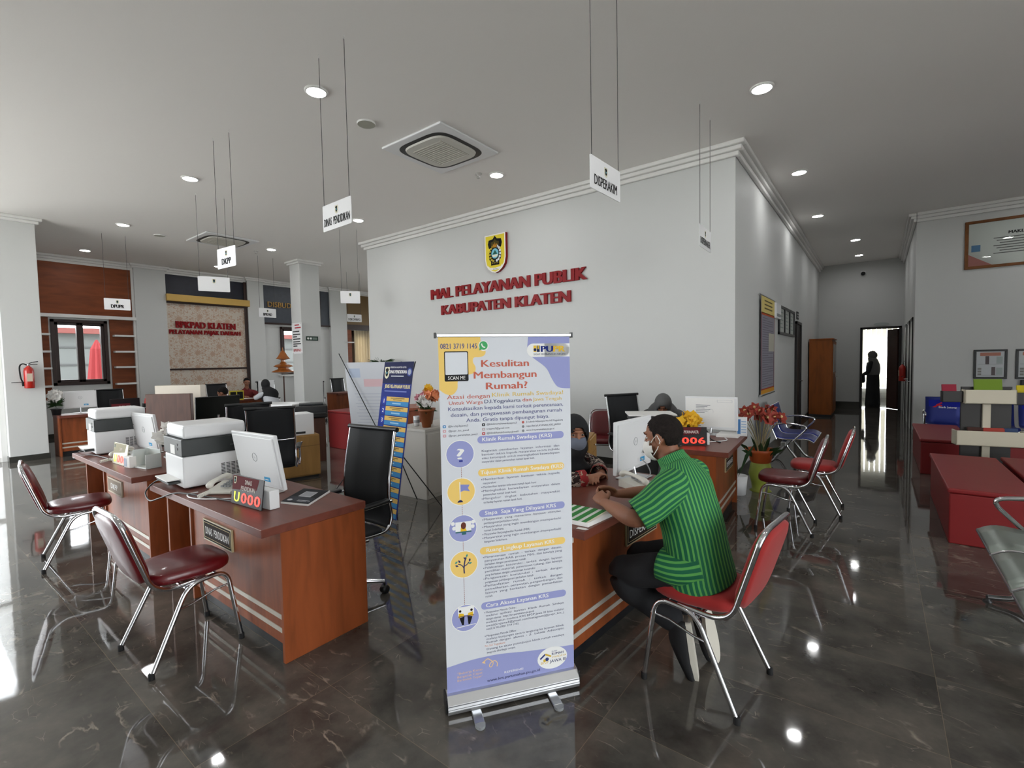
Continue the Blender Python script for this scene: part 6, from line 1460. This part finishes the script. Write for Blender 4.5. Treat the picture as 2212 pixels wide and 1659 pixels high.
def stripes(name, ca, cb, n, width=.36):
    m = bpy.data.materials.new(name); m.use_nodes = True; nt = m.node_tree; b = nt.nodes['Principled BSDF']; L = nt.links.new
    uv = node(nt, 'UVMap'); s = node(nt, 'SeparateXYZ'); L(uv.outputs[0], s.inputs[0])
    nn = node(nt, 'TexNoise'); nn.inputs['Scale'].default_value = 9; tc = node(nt, 'TexCoord'); L(tc.outputs['Object'], nn.inputs['Vector'])
    w = node(nt, 'Math', operation='MULTIPLY_ADD'); w.inputs[1].default_value = .006; L(nn.outputs['Fac'], w.inputs[0]); L(s.outputs[0], w.inputs[2])
    mu = node(nt, 'Math', operation='MULTIPLY'); mu.inputs[1].default_value = n; L(w.outputs[0], mu.inputs[0])
    fr = node(nt, 'Math', operation='FRACT'); L(mu.outputs[0], fr.inputs[0])
    r = ramp(nt, [(0, lin(cb)), (width - .06, lin(cb)), (width, lin(ca)), (.94, lin(ca)), (1, lin(cb))]); L(fr.outputs[0], r.inputs[0]); L(r.outputs[0], b.inputs['Base Color'])
    b.inputs['Roughness'].default_value = .8
    bp = node(nt, 'Bump'); bp.inputs['Strength'].default_value = .35; bp.inputs['Distance'].default_value = .03; n2 = node(nt, 'TexNoise'); n2.inputs['Scale'].default_value = 7; n2.inputs['Detail'].default_value = 3; L(tc.outputs['Object'], n2.inputs['Vector']); L(n2.outputs['Fac'], bp.inputs['Height']); L(bp.outputs[0], b.inputs['Normal'])
    return m
def batik_cloth(name, ca, cb, cc):
    m = bpy.data.materials.new(name); m.use_nodes = True; nt = m.node_tree; b = nt.nodes['Principled BSDF']; L = nt.links.new
    tc = node(nt, 'TexCoord'); v = node(nt, 'TexVoronoi'); v.inputs['Scale'].default_value = 22; L(tc.outputs['Object'], v.inputs['Vector'])
    n2 = node(nt, 'TexNoise'); n2.inputs['Scale'].default_value = 14; n2.inputs['Distortion'].default_value = 2; L(tc.outputs['Object'], n2.inputs['Vector'])
    r = ramp(nt, [(.0, lin(ca)), (.5, lin(ca)), (.53, lin(cb)), (.6, lin(cb)), (.62, lin(ca))], 'CONSTANT'); L(n2.outputs['Fac'], r.inputs[0])
    r2 = ramp(nt, [(.18, (1, 1, 1, 1)), (.22, (0, 0, 0, 1))]); L(v.outputs['Distance'], r2.inputs[0])
    x = node(nt, 'Mix', data_type='RGBA'); L(r2.outputs[0], x.inputs[0]); L(r.outputs[0], x.inputs[6]); x.inputs[7].default_value = lin(cc); L(x.outputs[2], b.inputs['Base Color']); b.inputs['Roughness'].default_value = .8
    return m
def hm(loc, yaw, pitch=0, roll=0): return Matrix.Translation(V(loc)) @ Euler((0, 0, yaw)).to_matrix().to_4x4() @ Euler((pitch, roll, 0)).to_matrix().to_4x4()

# ---- man in the green striped shirt, seated, leaning on the desk.  local +y = world -x, local x = world y
man = thing('person', 'man in green striped shirt and white mask, seated leaning on the desk with clasped hands', 'person', (-.64, 2.45, 0), R(90))
HM = hm((.015, .25, 1.185), R(-7), R(-14))
q = MB(); head_shapes(q, HM, SKIN)
q.limb([(.01, .16, .98, .07, .07), (.012, .205, 1.06, .056, .06), (.015, .235, 1.13, .055, .062)], SKIN, n=18, k=4)
EL, ER = (-.285, .295, .83), (.26, .34, .825); WL, WR = (-.11, .53, .825), (.10, .555, .82)
q.limb([(0, .03, .52, .13, .1), (0, .07, .7, .14, .1), (0, .13, .88, .16, .09), (0, .15, .95, .15, .06)], SKIN, n=18, k=4, up=(0, 1, 0))
for sx, kn, an in ((-1, (-.11, .42, .47), (-.06, .17, .25)), (1, (.12, .42, .47), (.12, .15, .25))): q.limb([(sx * .09, .02, .53, .06), (kn[0], kn[1], kn[2], .05), an + (.036,)], SKIN, n=12, k=3)
q.limb([(-.2, .17, .93, .05), (-.25, .235, .855, .047), EL + (.043,), (-.2, .415, .828, .039), WL + (.026, .022)], SKIN, n=16, k=5)
q.limb([(.18, .17, .93, .05), (.235, .26, .86, .047), ER + (.043,), (.19, .45, .823, .038), WR + (.026, .022)], SKIN, n=16, k=5)
hand_shapes(q, WL, (.55, .72, .22), (-.6, .2, .75), 1, SKIN, curl=52, spread=2)
hand_shapes(q, WR, (-.35, .82, .25), (.75, .25, .6), -1, SKIN, curl=48, spread=2)
q.limb([(-.06, .185, .27, .038, .042), (-.06, .155, .225, .036, .04), (-.06, .135, .19, .036, .036)], SKIN, n=14, k=4)
q.build('body', man, remesh=.0045, smooth=3)
HAIRM = mat('greying_hair', '241f1d', rough=.95, spec=.15, vary=.75, vscale=70, bump=.5, bscale=220)
hair = short_hair(man, HM, HAIRM); face_bits(man, HM); face_mask(man, HM, MASKW)
GSH = stripes('green_striped_cloth', '08603f', '57a24e', 44, .40); GSL = stripes('green_striped_sleeve', '08603f', '57a24e', 20, .40)
q = MB()
q.limb([(0, .045, .475, .2, .15), (0, .06, .53, .205, .152), (0, .075, .63, .195, .142), (0, .095, .75, .2, .135), (0, .125, .86, .212, .13), (.003, .145, .955, .222, .118), (.006, .165, 1.02, .165, .092), (.01, .185, 1.06, .085, .07)], GSH, n=56, k=6, up=(0, 1, 0), caps=False, power=2.3)
sh = q.build('shirt', man); solid(sh, .004)
for sx, a, b_, c in ((-1, (-.17, .15, .95), (-.24, .215, .895), (-.282, .27, .85)), (1, (.17, .15, .95), (.225, .22, .885), (.25, .275, .845))):
    q = MB(); q.limb([(sx * .1, .15, 1.0, .06, .06), (a[0], a[1], a[2] + .025, .086, .078), b_ + (.084, .076), c + (.08, .072)], GSL, n=30, k=6, caps=False); solid(q.build('sleeve', sh), .004)
q = MB(); q.limb([(.01, .178, 1.045, .088, .076), (.012, .2, 1.075, .074, .07), (.014, .214, 1.098, .07, .068)], GSH, n=30, k=4, up=(0, 1, 0), caps=False); solid(q.build('collar', sh), .004)
q = MB()   # hanging front flap of the untucked shirt over the thigh
q.limb([(-.10, .03, .6, .1, .1), (-.13, .12, .575, .1, .085), (-.13, .21, .575, .092, .075)], GSL, n=26, k=5, caps=False, up=(0, 0, 1)); solid(q.build('shirt_flap', sh), .004)
TR = mat('black_trousers', '15161a', rough=.85, bump=.25, bscale=22)
q = MB()
q.limb([(-.11, .05, .525, .08, .06), (0, .05, .525, .1, .07), (.11, .05, .525, .08, .06)], TR, n=18, k=4)
for sx, kn, an in ((-1, (-.11, .43, .475), (-.06, .19, .27)), (1, (.12, .43, .475), (.12, .17, .28))):
    q.limb([(sx * .09, .07, .53, .09, .075), (sx * .115, .2, .535, .092, .088), (kn[0], kn[1] - .06, kn[2] + .015, .08, .08), kn + (.074, .074), (kn[0], kn[1] - .03, .4, .072, .075), ((kn[0] + an[0]) / 2, (kn[1] + an[1]) / 2, .345, .068, .072), an + (.062, .066)], TR, n=20, k=5)
q.build('trousers', man, remesh=.008, smooth=3)
SOLE = mat('shoe_rubber_white', 'cfcabd', rough=.6); SHOE = mat('shoe_black_canvas', '141416', rough=.8)
def shoe(loc, rotm):
    M = Matrix.Translation(V(loc)) @ rotm
    q = MB(); q.limb([(0, -.105, .06, .033, .045), (0, -.05, .062, .037, .055), (0, .02, .055, .043, .045), (0, .1, .042, .047, .032), (0, .145, .034, .038, .022)], SHOE, n=20, k=5, M=M, up=(0, 0, 1)); s = q.build('shoe', man)
    q = MB(); out = [(.036 * math.copysign(abs(math.cos(a)) ** .8, math.cos(a)) * (1 + .22 * math.sin(a)), .018 + .15 * math.sin(a)) for a in [2 * math.pi * i / 30 for i in range(30)]]
    q.prism(out, .026, SOLE, M=M); q.build('sole', s, bevel=.004)
# toe on the floor, heel lifted; sole faces backwards (local -y)
shoe((-.06, .07, .15), Euler((R(-98), 0, R(14))).to_matrix().to_4x4())
shoe((.13, .04, .17), Euler((R(-104), 0, R(-28))).to_matrix().to_4x4())

# ---- masked woman behind the desk
BAT = batik_cloth('brown_batik_cloth', '2a1716', 'b9aaa0', '5c1f22'); REDCUFF = batik_cloth('red_batik_cuff', '9a2428', 'b5a08a', '7c1a20')
wo = thing('person', 'woman in black headscarf and grey mask with batik blouse, seated behind the desk', 'person', (-2.03, 3.0, 0), R(-95))
HM2 = hm((.02, .33, 1.075), R(-38), R(-6))
q = MB(); head_shapes(q, HM2, SKINL, True); q.limb([(.01, .2, .9, .06, .06), (.02, .28, 1.0, .052, .055)], SKINL, n=14, k=3)
q.limb([(0, .0, .52, .13, .1), (0, .1, .75, .14, .09), (0, .18, .9, .15, .06)], SKINL, n=16, k=4, up=(0, 1, 0))
q.limb([(-.2, .19, .86, .045), (-.26, .30, .78, .042), (-.1, .47, .79, .034), (0, .5, .795, .024)], SKINL, n=14, k=5)
q.limb([(.2, .19, .86, .045), (.27, .32, .785, .042), (.16, .47, .80, .034), (.07, .5, .80, .024)], SKINL, n=14, k=5)
hand_shapes(q, (0, .5, .795), (.8, .3, .1), (0, -.2, 1), 1, SKINL, curl=25, s=.88); hand_shapes(q, (.07, .5, .805), (-.7, .5, .2), (0, -.1, 1), -1, SKINL, curl=35, s=.88)
q.build('body', wo, remesh=.006, smooth=2); face_bits(wo, HM2); face_mask(wo, HM2, MASKG, False)
q = MB(); q.limb([(0, -.02, .46, .2, .14), (0, .03, .6, .185, .13), (0, .1, .75, .185, .12), (0, .16, .86, .19, .1), (.0, .19, .92, .14, .08)], BAT, n=30, k=5, up=(0, 1, 0)); bl = q.build('blouse', wo)
for sx in (-1, 1):
    q = MB(); q.limb([(sx * .12, .17, .9, .07), (sx * .22, .22, .84, .072), (sx * .275, .31, .79, .068), (sx * .22, .37, .79, .06), (sx * .17 if sx > 0 else -.14, .43 if sx < 0 else .455, .795, .054)], BAT, n=20, k=5); q.build('sleeve', bl)
    e = (.17, .455, .797) if sx > 0 else (-.14, .43, .795); f = (.125, .485, .80) if sx > 0 else (-.075, .465, .795)
    q = MB(); q.limb([e + (.056,), f + (.058,)], REDCUFF, n=20, k=3, caps=False); solid(q.build('cuff', bl), .004)
hijab(wo, HM2, CLOTHK, [(.02, .28, .93, .115, .11), (.02, .25, .86, .17, .13), (.02, .25, .80, .175, .12), (.02, .27, .72, .14, .09)])
q = MB()
for sx in (-1, 1): q.limb([(sx * .1, -.02, .5, .1, .085), (sx * .11, .28, .5, .085, .08), (sx * .11, .4, .46, .07), (sx * .1, .38, .2, .055), (sx * .1, .36, .05, .045)], CLOTHK, n=16, k=5)
q.build('skirt', wo, remesh=.012, smooth=2)
for sx in (-1, 1): MB().limb([(sx * .1, .33, .035, .038, .035), (sx * .1, .45, .028, .038, .024)], BLACK, n=12).build('shoe', wo)

def far_person(label, loc, rz, cloth, hood=None, hair=False, lean=.25, hd=(0, .2, 1.17), yaw=0, pitch=-15, trousers=CLOTHK, elb=None, skin=SKIN, drape=None):
    t = thing('person', label, 'person', loc, rz); M = hm(hd, yaw, R(pitch)); q = MB(); head_shapes(q, M, skin, hood is not None)
    sx_, sy, sz = 0, lean * .62, 1.0
    q.limb([(0, 0, .52, .13, .1), (0, lean * .4, .78, .14, .09), (0, sy, .91, .15, .06)], skin, n=16, k=4, up=(0, 1, 0))
    q.limb([(0, sy, .93, .06, .06), (hd[0], (sy + hd[1]) / 2 + .01, 1.02, .052, .055), (hd[0], hd[1] - .01, hd[2] - .06, .05, .055)], skin, n=12, k=3)
    for s in (-1, 1):
        w = (s * .1, sy + .36, .80); e = (s * .27, sy + .12, .80)
        q.limb([(s * .18, sy, .9, .045), e + (.042,), w + (.026,)], skin, n=12, k=4); hand_shapes(q, w, (-s * .3, .9, .0), (0, -.1, 1), s, skin, curl=30, s=.92)
    q.build('body', t, remesh=.009, smooth=2); face_bits(t, M)
    q = MB(); q.limb([(0, -.01, .46, .2, .15), (0, lean * .15, .6, .19, .14), (0, lean * .4, .78, .195, .13), (0, lean * .58, .9, .195, .1), (0, sy + .01, .96, .12, .075), (0, sy + .03, 1.0, .068, .06)], cloth, n=26, k=5, up=(0, 1, 0)); b = q.build('shirt', t)
    for s in (-1, 1):
        q = MB(); q.limb([(s * .1, sy, .91, .06), (s * .19, sy + .01, .885, .066), (s * .27, sy + .11, .81, .058), (s * .2, sy + .22, .81, .05)], cloth, n=16, k=5); q.build('sleeve', b)
    q = MB()
    for s in (-1, 1): q.limb([(s * .1, -.02, .52, .1, .085), (s * .11, .3, .52, .085, .08), (s * .11, .42, .46, .068), (s * .1, .4, .2, .052), (s * .1, .4, .04, .045)], trousers, n=14, k=4)
    q.build('trousers', t, remesh=.014, smooth=2)
    for s in (-1, 1): MB().limb([(s * .1, .38, .035, .038, .035), (s * .1, .5, .028, .038, .024)], BLACK, n=12).build('shoe', t)
    if hood: hijab(t, M, hood, drape or [(hd[0] * .6, (sy + hd[1]) / 2, .98, .12, .11), (0, sy + .03, .92, .19, .14), (0, sy + .02, .82, .215, .16), (0, sy + .01, .72, .2, .15)])
    if hair: short_hair(t, M)
    return t
far_person('woman in grey headscarf bending over papers beside the lettered wall', (-2.2, 6.12, 0), R(195), CLOTHG, hood=CLOTHG, lean=.2, hd=(-.02, .36, 1.03), pitch=-38)
far_person('man in maroon shirt seated facing the camera at the far desk', (-13.75, 6.0, 0), R(-100), CLOTHR, hair=True, lean=.15, hd=(0, .16, 1.17), pitch=-25)
far_person('woman in black headscarf and pale blouse seen from behind at the far desk', (-12.2, 6.0, 0), R(100), CLOTHW, hood=CLOTHK, lean=.3, hd=(.0, .3, 1.12), yaw=R(-20), pitch=-20, drape=[(0, .24, .99, .12, .11), (0, .2, .93, .2, .15), (0, .17, .86, .22, .165), (0, .15, .80, .2, .16)])
far_person('person with black hair behind the dark monitor, only the top of the head visible', (-9.9, 4.1, 0), R(130), NAVY, hair=True, lean=.2, hd=(0, .2, 1.09), pitch=-30)
# ---- standing woman at the corridor end
st = thing('person', 'standing woman in dark headscarf and long dark dress in the doorway at the corridor end', 'person', (-.12, 18.3, 0), R(70))
HM3 = hm((0, .03, 1.56), 0, R(-5)); q = MB(); head_shapes(q, HM3, SKIN, True); q.limb([(0, .0, 1.34, .055, .055), (0, .02, 1.48, .05, .05)], SKIN, n=12, k=3); q.limb([(0, 0, .7, .1, .08), (0, 0, 1.1, .12, .08), (0, 0, 1.33, .15, .055)], SKIN, n=14, k=4, up=(0, 1, 0))
for s in (-1, 1): q.limb([(s * .18, 0, 1.32, .045), (s * .23, .03, 1.08, .04), (s * .1, .22, .98, .026)], SKIN, n=12, k=4); hand_shapes(q, (s * .1, .22, .98), (-s * .7, .5, 0), (0, .5, .6), s, SKIN, curl=35, s=.9)
q.build('body', st, remesh=.01, smooth=2); face_bits(st, HM3)
q = MB(); q.limb([(0, 0, .06, .2, .19), (0, 0, .5, .19, .17), (0, 0, .95, .18, .15), (0, 0, 1.15, .17, .13), (0, 0, 1.32, .19, .1), (0, 0, 1.4, .1, .07)], CLOTHK, n=26, k=5, up=(0, 1, 0)); d_ = q.build('dress', st)
for s in (-1, 1): q = MB(); q.limb([(s * .12, 0, 1.34, .06), (s * .2, .0, 1.28, .064), (s * .24, .04, 1.08, .058), (s * .14, .19, .99, .045)], CLOTHK, n=14, k=5); q.build('sleeve', d_)
hijab(st, HM3, CLOTHG, [(0, .0, 1.38, .13, .12), (0, 0, 1.3, .21, .15), (0, 0, 1.15, .22, .17), (0, 0, 1.05, .2, .16)])
for s in (-1, 1): MB().limb([(s * .08, -.02, .035, .038, .035), (s * .08, .14, .028, .038, .024)], BLACK, n=12).build('shoe', st)
MB().limb([(0, .27, .78, .13, .06), (0, .27, .93, .12, .05)], BLACKM, n=14, up=(0, 1, 0)).build('handbag', st)
